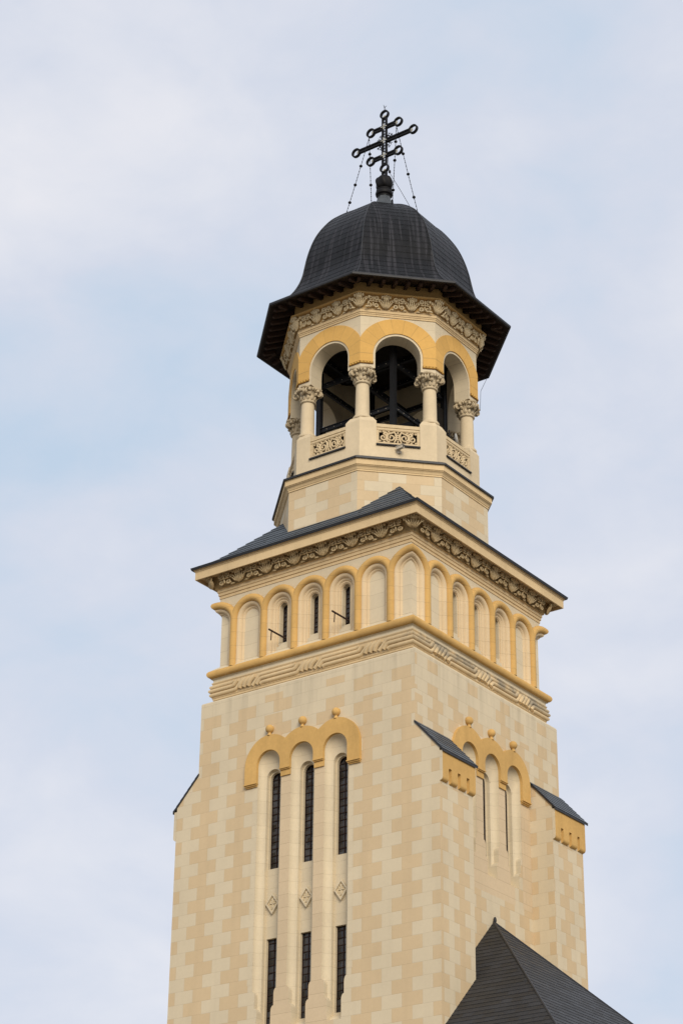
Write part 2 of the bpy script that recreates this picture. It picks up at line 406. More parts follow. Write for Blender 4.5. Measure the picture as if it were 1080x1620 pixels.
def shaft_face(mb, th, ash, long):
    F = face(th); mb.th = th
    holes = []
    for c in BAYS:
        Ls = [bay_loop(c, k, long) for k in (0, .2, .4, .6, .8, 1, 2)]
        P = [[F(u, d, z) for u, z, d in L] for L in Ls]
        for i in range(len(P)-1): mb.quad_strip(P[i], P[i+1], 1, True)
        holes.append([(u, z) for u, z, d in Ls[0]])
        # back panel with windows
        pan = [(u, z) for u, z, d in Ls[-1]]
        wl = []
        def win(zb, zt, arch):
            if arch:
                zs = zt-.215; q = [(c-.215, zb), (c-.215, zs)]+[(c+.215*math.cos(PI-PI*i/12), zs+.215*math.sin(PI-PI*i/12)) for i in range(1, 12)]+[(c+.215, zs), (c+.215, zb)]
            else: q = [(c-.215, zb), (c-.215, zt), (c+.215, zt), (c+.215, zb)]
            return q
        if long: wl = [win(21.17, 24.16, True), win(16.60, 19.08, False)]
        else: wl = [win(21.30, 24.16, True)]
        mb.sheet(pan, wl, lambda u, z: F(u, 3.67, z), 1)
        for q in wl: mb.quad_strip([F(u, 3.67, z) for u, z in q], [F(u, 3.54, z) for u, z in q], 1, True)
        for q in wl: WIN.append((th, c, q))
    # front sheet split: pattern outside, tan pillars between
    zb = 16.9 if long else 21.3
    outer = [(-4, 0), (4, 0), (4, 26.82), (-4, 26.82)]
    # central strip between the outer bays is tan: split the sheet by vertical lines through bay centres
    cx0, cx1 = BAYS[0], BAYS[2]
    zc = ZS+.2
    # build left, right, pillar pieces by clipping hole loops manually
    def loop_pts(c): return holes[BAYS.index(c)]
    n = len(holes[0]); 
    def left_half(h, c): return [p for p in h if p[0] <= c+1e-6]
    def right_half(h, c): return [p for p in h if p[0] >= c-1e-6]
    top = lambda h: max(p[1] for p in h)
    bot = lambda h: min(p[1] for p in h)
    hl, hm, hr = holes
    crown = top(hl); b0 = bot(hl)
    # left part
    L = left_half(hl, BAYS[0])     # from bottom-left up to crown
    mb.sheet([(-4, 0), (BAYS[0], 0), (BAYS[0], b0)]+L+[(BAYS[0], 26.82), (-4, 26.82)], [], lambda u, z: F(u, 4, z), 0)
    Rr = right_half(hr, BAYS[2])   # crown down to bottom-right
    mb.sheet([(BAYS[2], 26.82)]+Rr+[(BAYS[2], b0), (BAYS[2], 0), (4, 0), (4, 26.82)], [], lambda u, z: F(u, 4, z), 0)
    # pillars, bottom part and top part
    for a, b in ((0, 1), (1, 2)):
        ha = right_half(holes[a], BAYS[a]); hb = left_half(holes[b], BAYS[b])
        zcut = b0-(.30 if long else .55)
        mb.sheet([(BAYS[a], crown)]+ha+[(BAYS[a], b0), (BAYS[a], zcut), (BAYS[b], zcut), (BAYS[b], b0)]+hb, [], lambda u, z: F(u, 4, z), 2)
        mb.sheet([(BAYS[a], crown), (BAYS[b], crown), (BAYS[b], 26.82), (BAYS[a], 26.82)], [], lambda u, z: F(u, 4, z), 0)
        mb.sheet([(BAYS[a], 0), (BAYS[b], 0), (BAYS[b], zcut), (BAYS[a], zcut)], [], lambda u, z: F(u, 4, z), 0)
    # light strips beside the outer bays are plain geometry of their own, 3 mm proud
    z0 = 17.7 if long else 20.4
    for sgn in (-1, 1):
        x0, x1 = 1.235+.440, 1.86 if long else 2.20
        mb.poly([F(sgn*x0, 4.003, z0), F(sgn*x1, 4.003, z0), F(sgn*x1, 4.003, 23.75), F(sgn*x0, 4.003, 23.75)], 3 if long else 2)
    mb.th = None
WIN = []
for i, (th, ash, long) in enumerate(zip(TH4, (M_ASH_L, M_ASH_R, M_ASH_L, M_ASH_R), (True, False, True, False))):
    mb = MB(); shaft_face(mb, th, ash, long)
    F = face(th)
    if i == 0:      # sloping top ledge of the shaft, all round
        mb2 = MB(); ring_profile(mb2, [(4.0, 26.82), (3.985, 26.86), (3.70, 26.99)])
        mb2.build('shaft_ledge', M_LIGHT, T)
    mb.build('shaft_wall', [ash, M_LIGHT, M_MID, M_LIGHT], T, smooth=35)

# windows: leading grid + panes
random.seed(3)
def window(th, c, q, dglass=3.56, col=2, rowh=.215, b=.011):
    F = face(th); us = [p[0] for p in q]; zs_ = [p[1] for p in q]
    u0, u1, z0, z1 = min(us), max(us), min(zs_), max(zs_)
    hw = (u1-u0)/2; arch = len(q) > 5
    def half(z):
        if not arch: return hw
        zsp = z1-hw
        return hw if z <= zsp else math.sqrt(max(0.0, hw*hw-(z-zsp)**2))
    mb = MB(); mb.th = th
    def fr(a, b_, wd):
        mb.bar(a, b_, wd, .03, 0, upv=(math.cos(th), math.sin(th), 0))
    # outline
    pts = [F(u, dglass, z) for u, z in q]
    for a, b_ in zip(pts, pts[1:]+pts[:1]): fr(a, b_, .035)
    for k in range(1, col):
        u = u0+(u1-u0)*k/col; fr(F(u, dglass, z0), F(u, dglass, z1 if not arch else z1-.01), .022)
    z = z0+rowh
    while z < z1-.06:
        h = half(z); fr(F(c-h, dglass, z), F(c+h, dglass, z), .022); z += rowh
    o = mb.build('window', M_RUST, T)
    p = MB(); p.th = th; z = z0
    while z < z1-.005:
        zz = min(z+rowh, z1)
        for k in range(col):
            a = u0+(u1-u0)*k/col; b_ = u0+(u1-u0)*(k+1)/col
            t1, t2 = random.uniform(-.006, .006), random.uniform(-.006, .006)
            def cl(u, z): h = half(z); return max(c-h, min(c+h, u))
            p.poly([F(cl(a, z), dglass-.012+t1, z), F(cl(b_, z), dglass-.012-t1, z), F(cl(b_, zz), dglass-.012+t2, zz), F(cl(a, zz), dglass-.012-t2, zz)])
        z = zz
    p.build('pane', M_GLASS, o)
for th, c, q in WIN: window(th, c, q, 3.632 if th in (0, PI) else 3.56)

# ochre hoods over the triple windows, with ball finials
def hood(th):
    F = face(th); mb = MB(); mb.th = th; RO = .92; zs = ZS+.0
    o = []
    val = math.sqrt(RO*RO-.6175**2)
    o.append((-2.12, 23.80)); 
    cs = BAYS
    for i, c in enumerate(cs):
        a0 = PI if i == 0 else math.atan2(val, -.6175); a1 = 0 if i == 2 else math.atan2(val, .6175)
        rx = RO*(.885/.92) 
        for k in range(21):
            a = a0+(a1-a0)*k/20
            ca = math.cos(a); x = ca*RO
            if i == 0 and ca < 0: x = ca*.885
            if i == 2 and ca > 0: x = ca*.885
            o.append((c+x, zs+RO*math.sin(a)))
    o.append((2.12, 23.80))
    inn = []
    for i, c in reversed(list(enumerate(cs))):
        zr = 23.80 if i == 2 else 24.08; zl = 23.80 if i == 0 else 24.08
        inn.append((c+HWO, zr))
        for k in range(19):
            a = PI*k/18; inn.append((c+HWO*math.cos(a), zs+HWO*math.sin(a)))
        inn.append((c-HWO, zl))
    mb.prism(o+inn, [], lambda u, z: F(u, 4.0, z), lambda u, z: F(u, 4.10, z))
    # stepped ends
    def bx(u0, u1, z0, z1, d):
        mb.prism([(u0, z0), (u1, z0), (u1, z1), (u0, z1)], [], lambda u, z: F(u, 4.004, z), lambda u, z: F(u, d, z))
    for s in (-1, 1):
        a, b = sorted((s*1.675, s*2.117)); bx(a-.015, b+.015, 23.765, 23.798, 4.125); bx(a, b, 23.725, 23.763, 4.085); bx(a+.01, b-.01, 23.69, 23.723, 4.045)
        a, b = sorted((s*.440, s*.795)); bx(a-.01, b+.01, 24.045, 24.078, 4.12); bx(a, b, 24.015, 24.043, 4.09); bx(a, b, 23.84, 24.013, 4.045)
    h = mb.build('window_hood', M_YEL, T, smooth=40)
    for c in cs:
        b = MB(); b.lathe([(.07, -.215), (.066, -.17), (.045, -.150), (.045, -.13)]+[(.130*math.cos(q*PI/20), .130*math.sin(q*PI/20)) for q in range(-7, 10)]+[(.001, .130)], F(c, 4.06, 25.425), 18)
        b.build('ball_finial', M_YEL, h, smooth=60)
for th in TH4: hood(th)

# lozenge plaques
for th in (TH4[0], TH4[2]):
    F = face(th)
    for c in BAYS:
        mb = MB(); mb.th = th; cz = 20.10; hu, hz = .235, .315; u0 = c+.01
        dm = lambda s: [(u0-hu*s, cz), (u0, cz-hz*s), (u0+hu*s, cz), (u0, cz+hz*s)]
        mb.prism(dm(1), [dm(.78)], lambda u, z: F(u, 3.672, z), lambda u, z: F(u, 3.75, z))
        mb.sheet(dm(.77), [], lambda u, z: F(u, 3.704, z), 1)
        for k in range(4):
            a = k*PI/2; dx, dz = math.cos(a)*.75, math.sin(a)
            mb.ell(F(u0+dx*.07, 3.71, cz+dz*.08), Vector(F(dx*.085, 0, dz*.10)), Vector(F(-dz*.022, 0, dx*.024)), Vector(F(0, .03, 0)), mat=0)
            for s in (-1, 1):
                a2 = a+s*.42; mb.ell(F(u0+math.cos(a2)*.105, 3.705, cz+math.sin(a2)*.15), Vector(F(.022, 0, 0)), Vector(F(0, 0, .026)), Vector(F(0, .02, 0)), 6, 4)
        mb.build('lozenge_plaque', [M_LIGHT, M_CARV2], T)

# ---- buttresses on the side faces
def buttress(y0, y1, sx, ab, wall_mat, ry0, ry1):
    """sx=+1 east side, -1 west; outer plane at |x|=ab"""
    ZT, ZE = 24.56, 23.50
    mb = MB()
    def P(x, y, z): return (sx*x, y, z)
    x0, x1 = 4.0, ab
    zt = lambda x: ZT-(x-4.0)*(ZT-ZE)/(.95)
    for y, th in ((y0, -PI/2), (y1, PI/2)):
        mb.th = th
        mb.poly([P(x0, y, 0), P(x1, y, 0), P(x1, y, zt(x1)-.03), P(x0, y, zt(x0)-.03)], 0)
    mb.th = 0 if sx > 0 else PI
    mb.poly([P(x1, y0, 0), P(x1, y1, 0), P(x1, y1, zt(x1)-.03), P(x1, y0, zt(x1)-.03)], 1)
    b = mb.build('buttress', [M_ASH_L, M_ASH_R], T)
    # slate roof slab
    r = MB(); xe = ab+.145; pts = [(3.985, ZT+.02), (xe, zt(xe)+.02)]
    t = .07
    A = [P(pts[0][0], ry0, pts[0][1]), P(pts[0][0], ry1, pts[0][1]), P(pts[1][0], ry1, pts[1][1]), P(pts[1][0], ry0, pts[1][1])]
    Bq = [(p[0], p[1], p[2]-t) for p in A]; L = math.hypot(pts[1][0]-pts[0][0], pts[1][1]-pts[0][1])
    nc = 7; Av = [Vector(p) for p in A]; nn_ = (Av[1]-Av[0]).cross(Av[3]-Av[0]).normalized(); nn_ = nn_ if nn_.z > 0 else -nn_
    for k in range(nc):
        lo0, lo1 = Av[3].lerp(Av[0], k/nc)+nn_*.015, Av[2].lerp(Av[1], k/nc)+nn_*.015
        hi0, hi1 = Av[3].lerp(Av[0], (k+1)/nc)+nn_*.002, Av[2].lerp(Av[1], (k+1)/nc)+nn_*.002
        v0 = .17*k+.04; r.poly([lo0, lo1, hi1, hi0], 0, [(ry0, v0), (ry1, v0), (ry1, v0+.125), (ry0, v0+.125)])
        b0_, b1_ = lo0-nn_*.015, lo1-nn_*.015; r.poly([b0_, b1_, lo1, lo0], 1)
        r.poly([b0_, lo0, hi0], 1); r.poly([b1_, lo1, hi1], 1)
    r.poly(A, 1)
    r.poly(Bq, 1); r.quad_strip(A, Bq, 1, True)
    # doubled edge at the rake
    r.build('slate_roof', [M_SLATE, M_EDGE], b)
    # ochre corbel block with slots and rounded feet
    c = MB(); th = 0 if sx > 0 else PI; c.th = th
    zt_, zb = zt(ab+.09)-.06, 22.58; W = y1-y0; n = 4; sw = .15; seg = (W-3*sw)/4
    d0, d1 = ab+.002, ab+.105
    prof = lambda z: d1 if z > zb+.11 else d0+.0+(d1-d0)*math.sqrt(max(0, 1-((zb+.11-z)/.11)**2))
    def P2(y, d, z): return (sx*d, y, z)
    zs_ = [zb+.11*k/5 for k in range(6)]
    # upper solid
    zslot = 22.96
    up_z = [zslot+.04, zt_]
    e0, e1 = y0-.0, y1+.0
    c.poly([P2(e0, d1, up_z[0]), P2(e1, d1, up_z[0]), P2(e1, d1, zt_), P2(e0, d1, zt_)])
    for y in (e0, e1): c.poly([P2(y, d0, up_z[0]), P2(y, d1, up_z[0]), P2(y, d1, zt_), P2(y, d0, zt_)], 1)
    c.poly([P2(e0, d0, zt_), P2(e1, d0, zt_), P2(e1, d1, zt_), P2(e0, d1, zt_)])
    for k in range(4):
        a = y0+k*(seg+sw); b2 = a+seg
        for z0_, z1_ in zip(zs_, zs_[1:]): c.poly([P2(a, prof(z0_), z0_), P2(b2, prof(z0_), z0_), P2(b2, prof(z1_), z1_), P2(a, prof(z1_), z1_)])
        c.poly([P2(a, d1, zb+.11), P2(b2, d1, zb+.11), P2(b2, d1, up_z[0]), P2(a, d1, up_z[0])])
        for y in (a, b2): c.poly([P2(y, d0, zb)]+[P2(y, prof(z), z) for z in zs_]+[P2(y, d1, up_z[0]), P2(y, d0, up_z[0])], 1 if (y == y0 or abs(y-y1) < 1e-6) else 0)
        if k < 3:      # slot head
            m_ = b2+sw/2; arc = [(m_+sw/2*math.cos(PI-PI*i/6), zslot+.0+sw/2*math.sin(PI-PI*i/6)) for i in range(7)]
            zz = up_z[0]+.004
            c.sheet([(b2, up_z[0])]+[(b2, zslot-.0)]+arc[1:-1]+[(b2+sw, zslot), (b2+sw, up_z[0])], [], lambda u, z: P2(u, d1-.001, z))
            c.quad_strip([P2(u, d0, z) for u, z in arc], [P2(u, d1, z) for u, z in arc])
    # scroll foot lip
    c.build('corbel_block', [M_YEL, M_LIGHT], b, smooth=50)
buttress(-4.0, -2.30, 1, 4.83, M_ASH_R, -4.03, -2.22)
buttress(2.22, 4.0, 1, 4.77, M_ASH_R, 2.18, 4.14)
buttress(-4.0, -2.30, -1, 4.80, M_ASH_R, -4.03, -2.22)
buttress(2.30, 4.0, -1, 4.80, M_ASH_R, 2.22, 4.03)

# ---- braided band and sill torus
def arcpts(cx, cz, r, a0, a1, n): return [(cx+r*math.cos(a0+(a1-a0)*i/n), cz+r*math.sin(a0+(a1-a0)*i/n)) for i in range(n+1)]
mb = MB(); ring_profile(mb, [(3.70, 26.99), (3.76, 27.0), (3.765, 27.05), (3.79, 27.075), (3.775, 27.10), (3.775, 27.52), (3.80, 27.56), (3.80, 27.585)])
mb.build('band_wall', M_BAND, T)
mb = MB(); ring_profile(mb, [(3.80, 27.585), (3.765, 27.60), (3.765, 27.66)]+[(3.765+.065*(1-math.cos(a)), 27.66+.055*math.sin(a)) for a in (0.3, .7, 1.1, 1.57)]+[(3.80, 27.735)]+arcpts(3.795, 27.865, .133, -PI/2, PI/2, 12)+[(3.82, 28.0), (3.80, 28.03), (3.62, 28.17)], mats=[1]*8+[0]*13+[1]*3)
mb.build('sill_moulding', [M_YEL, M_LIGHT], T, smooth=35)
def band_strands(th):
    F = face(th); mb = MB(); mb.th = th; r = .069
    Z3 = (27.43, 27.30, 27.17); D3 = (3.80, 3.825, 3.80); SL = .30; sp = .165
    zt, zb = 27.455, 27.145
    tw = (-2.38, 0.0, 2.38)
    def strand(pts, mitre=None, r=r):
        """pts (u,z,d); mitre: list of which ends meet the corner plane"""
        # round the bends
        path = []
        for i, p in enumerate(pts):
            if 0 < i < len(pts)-1:
                a = Vector(pts[i-1]); b = Vector(p); c = Vector(pts[i+1])
                l1 = min(.07, (b-a).length*.45); l2 = min(.07, (c-b).length*.45)
                q0 = b+(a-b).normalized()*l1; q2 = b+(c-b).normalized()*l2
                for t in (0, .33, .67, 1): path.append(q0*(1-t)**2+b*2*t*(1-t)+q2*t*t)
            else: path.append(Vector(p))
        rings = []
        nn = 10
        for i, p in enumerate(path):
            d = (path[min(i+1, len(path)-1)]-path[max(0, i-1)]); d.z = 0; d = d.normalized()      # in (u,z) plane
            nx, nz = -d.y, d.x
            ring = []
            for k in range(nn+1):
                a = PI*k/nn
                off = math.cos(a)*r; out_ = math.sin(a)*r*1.15
                u = p.x+nx*off; z = p.y+nz*off; dd = p.z-.03+out_
                if mitre and ((i == 0 and mitre[0]) or (i == len(path)-1 and mitre[1])):
                    u = dd if p.x > 0 else -dd
                ring.append(F(u, dd, z))
            rings.append(ring)
        for a, b in zip(rings, rings[1:]): mb.quad_strip(a, b, 0)
        if not (mitre and mitre[0]): mb.poly(rings[0][::-1])
        if not (mitre and mitre[1]): mb.poly(rings[-1])
    # straight runs on both sides of each twist
    for i, c in enumerate(tw):
        left_end = -4 if i == 0 else (tw[i-1]+c)/2
        right_end = 4 if i == 2 else (c+tw[i+1])/2
        x0 = c-.58; lz = 27.30
        m0 = i == 0; m1 = i == 2
        # left runs turn up
        strand([(left_end, Z3[0], D3[0]), (x0-.02, Z3[0], D3[0]), (x0+.06, zt+.01, D3[0])], (m0, 0))
        strand([(left_end, Z3[1], D3[1]), (x0+.05, Z3[1], D3[1]), (x0+.05+.14, zt, D3[1])], (m0, 0))
        strand([(left_end, Z3[2], D3[2]), (x0+.13, Z3[2], D3[2]), (x0+.13+.27, zt, D3[2])], (m0, 0))
        # free diagonals
        for k in (0, 1, 2):
            xx = x0+.30+k*.165
            strand([(xx, zb+.02, 3.81), (xx+.05, 27.27, 3.84), (xx+.14, 27.37, 3.84), (xx+.25, zt-.01, 3.81)], None, .080)
        # right runs come from below
        x1 = c+.58
        strand([(x1-.37, zb, D3[0]), (x1-.10, Z3[0], D3[0]), (right_end, Z3[0], D3[0])], (0, m1))
        strand([(x1-.19, zb, D3[1]), (x1-.05, Z3[1], D3[1]), (right_end, Z3[1], D3[1])], (0, m1))
        strand([(x1-.06, zb-.01, D3[2]), (x1+.02, Z3[2], D3[2]), (right_end, Z3[2], D3[2])], (0, m1))
    mb.build('braided_band', M_BAND, T, smooth=50)
for th in TH4: band_strands(th)

# ---- arcade storey
AZ = 29.58
ARC = (-2.4, -1.2, 0.0, 1.2, 2.4)
PROF = [(.50, 3.70), (.50, 3.775), (.46, 3.79), (.42, 3.782), (.385, 3.755), (.36, 3.715), (.35, 3.68), (.315, 3.68), (.305, 3.672), (.29, 3.655), (.275, 3.63)]
PROFW = PROF+[(.235, 3.63), (.225, 3.612), (.205, 3.60), (.20, 3.565), (.165, 3.565)]
def arch_uz(c, hw, zb, n=14): return [(c-hw, zb)]+[(c+hw*math.cos(PI-PI*i/n), AZ+hw*math.sin(PI-PI*i/n)) for i in range(n+1)]+[(c+hw, zb)]
AW = []
ZB = 28.16
def ledge(d): return 28.16 - max(0, d-3.63)*.75
def arcade(th):
    F = face(th); mb = MB(); mb.th = th
    # spandrel sheet
    WP = 3.68
    outer = [(-3.10, 27.95)]
    o = [(3.10, 27.95), (3.10, AZ)]
    NA = 10
    q = [(WP-(WP-3.10)*math.cos(PI/2*i/NA), AZ+.54*math.sin(PI/2*i/NA)) for i in range(NA+1)]
    outer = o[:1]+q+[(WP, 30.50)]+[(-WP, 30.50)]+[(-u, z) for u, z in reversed(q)]+[(-3.10, 27.95)]
    holes = [arch_uz(c, .50, 28.05) for c in ARC]
    mb.sheet(outer, holes, lambda u, z: F(u, WP, z), 0)
    for c in ARC:
        pr = PROFW if abs(c) < 2 else PROF
        Ls = [[F(u, d, z) for u, z in arch_uz(c, hw, ledge(d)-.03)] for hw, d in pr]
        for i in range(len(Ls)-1): mb.quad_strip(Ls[i], Ls[i+1], 1)
        hw, d = pr[-1]
        if abs(c) < 2:
            q = arch_uz(c, .145, 28.42, 12); q = [(u, z+.04) if z > AZ-.01 else (u, z) for u, z in q]
            mb.sheet(arch_uz(c, hw, ZB-.03), [q], lambda u, z: F(u, d, z), 2)
            mb.quad_strip([F(u, d, z) for u, z in q], [F(u, 3.34, z) for u, z in q], 2, True)
            AW.append((th, c, q))
            # plain sill block under the window
            mb.prism([(c-.21, ZB-.02), (c+.21, ZB-.02), (c+.21, 28.30), (c-.21, 28.30)], [], lambda u, z: F(u, d, z), lambda u, z: F(u, d+.05, z), 2)
        else: mb.sheet(arch_uz(c, hw, ZB-.03), [], lambda u, z: F(u, d, z), 2)
    # corner half arches
    for s in (-1, 1):
        Ls = []
        for hw, d in PROF:
            us = 3.60-hw; rx = d-us
            L = [F(s*us, d, ledge(d)-.03)]+[F(s*(d-rx*math.cos(PI/2*i/NA)), d, AZ+(hw+.05)*math.sin(PI/2*i/NA)) for i in range(NA+1)]
            Ls.append(L)
        for a, b in zip(Ls, Ls[1:]): mb.quad_strip(a, b, 1)
        hw, d = PROF[-1]; us = 3.60-hw; rx = d-us
        pan = [(s*us, ledge(d)-.03)]+[(s*(d-rx*math.cos(PI/2*i/NA)), AZ+(hw+.05)*math.sin(PI/2*i/NA)) for i in range(NA+1)]+[(s*d, ledge(d)-.03)]
        mb.sheet(pan, [], lambda u, z: F(u, d, z), 2)
    mb.build('arcade_wall', [M_LIGHT, M_CRJ, M_PANEL], T, smooth=38)
    # ochre roll moulding: pillars + arches, one mesh
    y = MB(); y.th = th; r = .122; DC = 3.775; n = 12
    nrm = Vector((math.cos(th), math.sin(th), 0))
    for p in (-3.0, -1.8, -.6, .6, 1.8, 3.0):
        y.tube([F(p, DC, z) for z in (27.98, 28.5, 29.0, AZ)], r, n, 0, False, ref=nrm)
    for c in ARC: y.tube([F(c+.6*math.cos(PI-PI*i/18), DC, AZ+.6*math.sin(PI-PI*i/18)) for i in range(19)], r, n, 0, False, ref=nrm)
    for s in (-1, 1):
        rings = y_path = []
        pts = [(DC-(DC-3.0)*math.cos(PI/2*i/12), AZ+.645*math.sin(PI/2*i/12)) for i in range(13)]
        rg = []
        for i, (u, z) in enumerate(pts):
            a, b = pts[max(0, i-1)], pts[min(12, i+1)]
            if i == 0: du, dz = 0, 1
            elif i == 12: du, dz = 1, 0
            else: du, dz = b[0]-a[0], b[1]-a[1]; l = math.hypot(du, dz); du /= l; dz /= l
            ring = []
            for k in range(n):
                an = 2*PI*k/n; off = math.cos(an)*r; dd = DC+math.sin(an)*r
                uu_ = u-dz*off; zz = z+du*off
                if i == 12: uu_ = dd
                uu_ = min(uu_, dd)
                ring.append(F(s*uu_, dd, zz))
            rg.append(ring)
        for a, b in zip(rg, rg[1:]): y.quad_strip(a, b, 0, True)
    y.build('arcade_moulding', M_YELJ, T, smooth=50)
for th in TH4: arcade(th)
for th, c, q in AW: window(th, c, q, 3.37, 2, .16)

# ---- main cornice
mb = MB(); ring_profile(mb, [(3.68, 30.485), (3.70, 30.485), (3.70, 30.575), (3.712, 30.577), (3.728, 30.59), (3.728, 30.68), (3.74, 30.682), (3.755, 30.695), (3.755, 30.79), (3.80, 30.80), (3.84, 30.98), (3.93, 31.20), (4.225, 31.20), (4.225, 31.09)], mats=[0]*9+[1]*2+[0]*2)
mb.build('architrave', [M_CORN, M_RECESS], T, smooth=30)
mb = MB(); ring_profile(mb, [(4.225, 31.09), (4.27, 31.09), (4.27, 31.355), (4.285, 31.358), (4.285, 31.385), (4.30, 31.388), (4.305, 31.42), (4.325, 31.425)])
mb.build('cornice_fascia', M_CORN, T, smooth=30)
mb = MB(); ring_profile(mb, [(4.325, 31.425), (4.365, 31.415), (4.385, 31.475)])
mb.build('eave_flashing', M_EDGE, T)
mb = MB(); ring_profile(mb, resample([(4.385, 31.475), (4.20, 31.56), (3.98, 31.71), (3.70, 31.955), (3.42, 32.225), (2.85, 32.80), (2.30, 33.36), (1.6, 34.05)], .27, .020), arclen=True)
mb.build('skirt_roof', M_SLATE3, T, smooth=10)

# carved friezes: leaf fans and crosses leaning outwards
def motif_fan(mb, fn, u, w_, h, z0, d0, lean, fill=True):
    """palmette: blades spreading from the foot, capped by a curled lip; fn(u,d,z)"""
    V_ = lambda du, dd, dz: Vector(fn(u+du, d0+dd, z0+dz))-Vector(fn(u, d0, z0))
    P_ = lambda du, t, out_=0: fn(u+du, d0+lean*t+out_, z0+h*t)
    for k in range(-3, 4):
        a = k/3*.80; L = h*(.46-.03*abs(k)); ca, sa = math.cos(a), math.sin(a)
        cu = sa*w_*.36; t = .10+.34*ca
        mb.ell(P_(cu, t, .015+.02*ca), V_(sa*w_*.20, lean*.40*ca, ca*L), V_(ca*w_*.048, 0, -sa*h*.05), V_(0, .045, 0), 6, 5)
    for sg in (-1, 1):
        r1, r2 = w_*.09, h*.13; cc = Vector(P_(sg*w_*.40, .62, .02))
        mb.tube([cc+V_(r1*math.cos(b*PI/3.5)*(1-.08*b), 0, r2*math.sin(b*PI/3.5)*(1-.08*b)) for b in range(8)], .024, 5)
    mb.ell(P_(0, .80, .03), V_(w_*.20, 0, 0), V_(0, .045, 0), V_(0, .02, h*.14), 8, 5)
    for sg in ((-1, 1) if fill else ()):
        mb.ell(P_(sg*w_*.50, .30, .0), V_(sg*w_*.07, .02, h*.20), V_(w_*.045, 0, 0), V_(0, .04, 0), 6, 4)
        mb.ell(P_(sg*w_*.56, .72, .0), V_(w_*.07, 0, 0), V_(0, .035, 0), V_(0, 0, h*.13), 6, 4)
        mb.ell(P_(sg*w_*.40, .08, .0), V_(w_*.13, 0, 0), V_(0, .035, 0), V_(0, 0, h*.07), 6, 4)
    for q in (-2, -1, 0, 1, 2):
        mb.ell(P_(q*w_*.12, .93-.03*abs(q), .05-.01*abs(q)), V_(w_*.065, 0, 0), V_(0, .055, .0), V_(0, .02, h*.12), 6, 4)
def motif_cross(mb, fn, u, w_, h, z0, d0, lean):
    V_ = lambda du, dd, dz: Vector(fn(u+du, d0+dd, z0+dz))-Vector(fn(u, d0, z0))
    P_ = lambda du, t, out_=0: fn(u+du, d0+lean*t+out_, z0+h*t)
    for k in range(4):
        a = k*PI/2; ca, sa = math.cos(a), math.sin(a)
        mb.ell(P_(ca*w_*.15, .52+sa*.20, .05), V_(ca*w_*.14, lean*sa*.18, sa*h*.20), V_(-sa*w_*.045, 0, ca*h*.05), V_(0, .04, 0), 6, 4)
    for k in range(4):
        a = PI/4+k*PI/2; ca, sa = math.cos(a), math.sin(a)
        cc = Vector(P_(ca*w_*.27, .52+sa*.36, .03)); r1, r2 = w_*.105, h*.14
        mb.tube([cc+V_(r1*math.cos(b*PI/4), 0, r2*math.sin(b*PI/4)) for b in range(8)], .026, 6, 0, closed=True)
        mb.ell(cc, V_(r1*.35, 0, 0), V_(0, .03, 0), V_(0, 0, r2*.35), 5, 4)
    mb.ell(P_(0, .52, .08), V_(w_*.06, 0, 0), V_(0, .03, 0), V_(0, 0, h*.07), 6, 4)
for th in TH4:
    mb = MB(); F = face(th)
    n = 7; pitch = 7.72/n
    for k in range(n+1):
        u = -3.86+pitch*k
        if 0 < k < n: motif_fan(mb, F, u, pitch*.66, .40, 30.79, 3.85, .17)
    for k in range(n): motif_cross(mb, F, -3.86+pitch*(k+.5), pitch*.66, .40, 30.79, 3.85, .17)
    # big corner leaf, shared half on each face
    cF = lambda u, d, z, th=th: (math.cos(th+PI/4)*d*math.sqrt(2)+-math.sin(th+PI/4)*u, math.sin(th+PI/4)*d*math.sqrt(2)+math.cos(th+PI/4)*u, z)
    mb.build('carved_frieze', M_CARV, T, smooth=70)
    mb = MB(); motif_fan(mb, cF, 0, .66, .38, 30.81, 3.83, .11, False); mb.build('corner_leaf', M_CARV, T, smooth=70)

# ---- drum
mb = MB(); ring_profile(mb, [(3.26, 31.7), (3.26, 33.80)], 8); mb.build('drum_wall', M_DRUM, T)
mb = MB(); ring_profile(mb, [(3.26, 33.80), (3.285, 33.803), (3.285, 33.855), (3.30, 33.86), (3.31, 33.90), (3.345, 33.95), (3.37, 33.965), (3.37, 33.985), (3.395, 33.99), (3.395, 34.15), (3.405, 34.16), (3.405, 34.185)], 8)
mb.build('drum_cornice', M_CORN, T, smooth=30)
mb = MB(); ring_profile(mb, [(3.405, 34.185), (3.46, 34.18), (3.46, 34.245)], 8); ring_profile(mb, [(3.46, 34.245), (3.25, 34.37), (3.0, 34.49)], 8, 1)
mb.build('drum_flashing', [M_EDGE, M_LEAD], T)
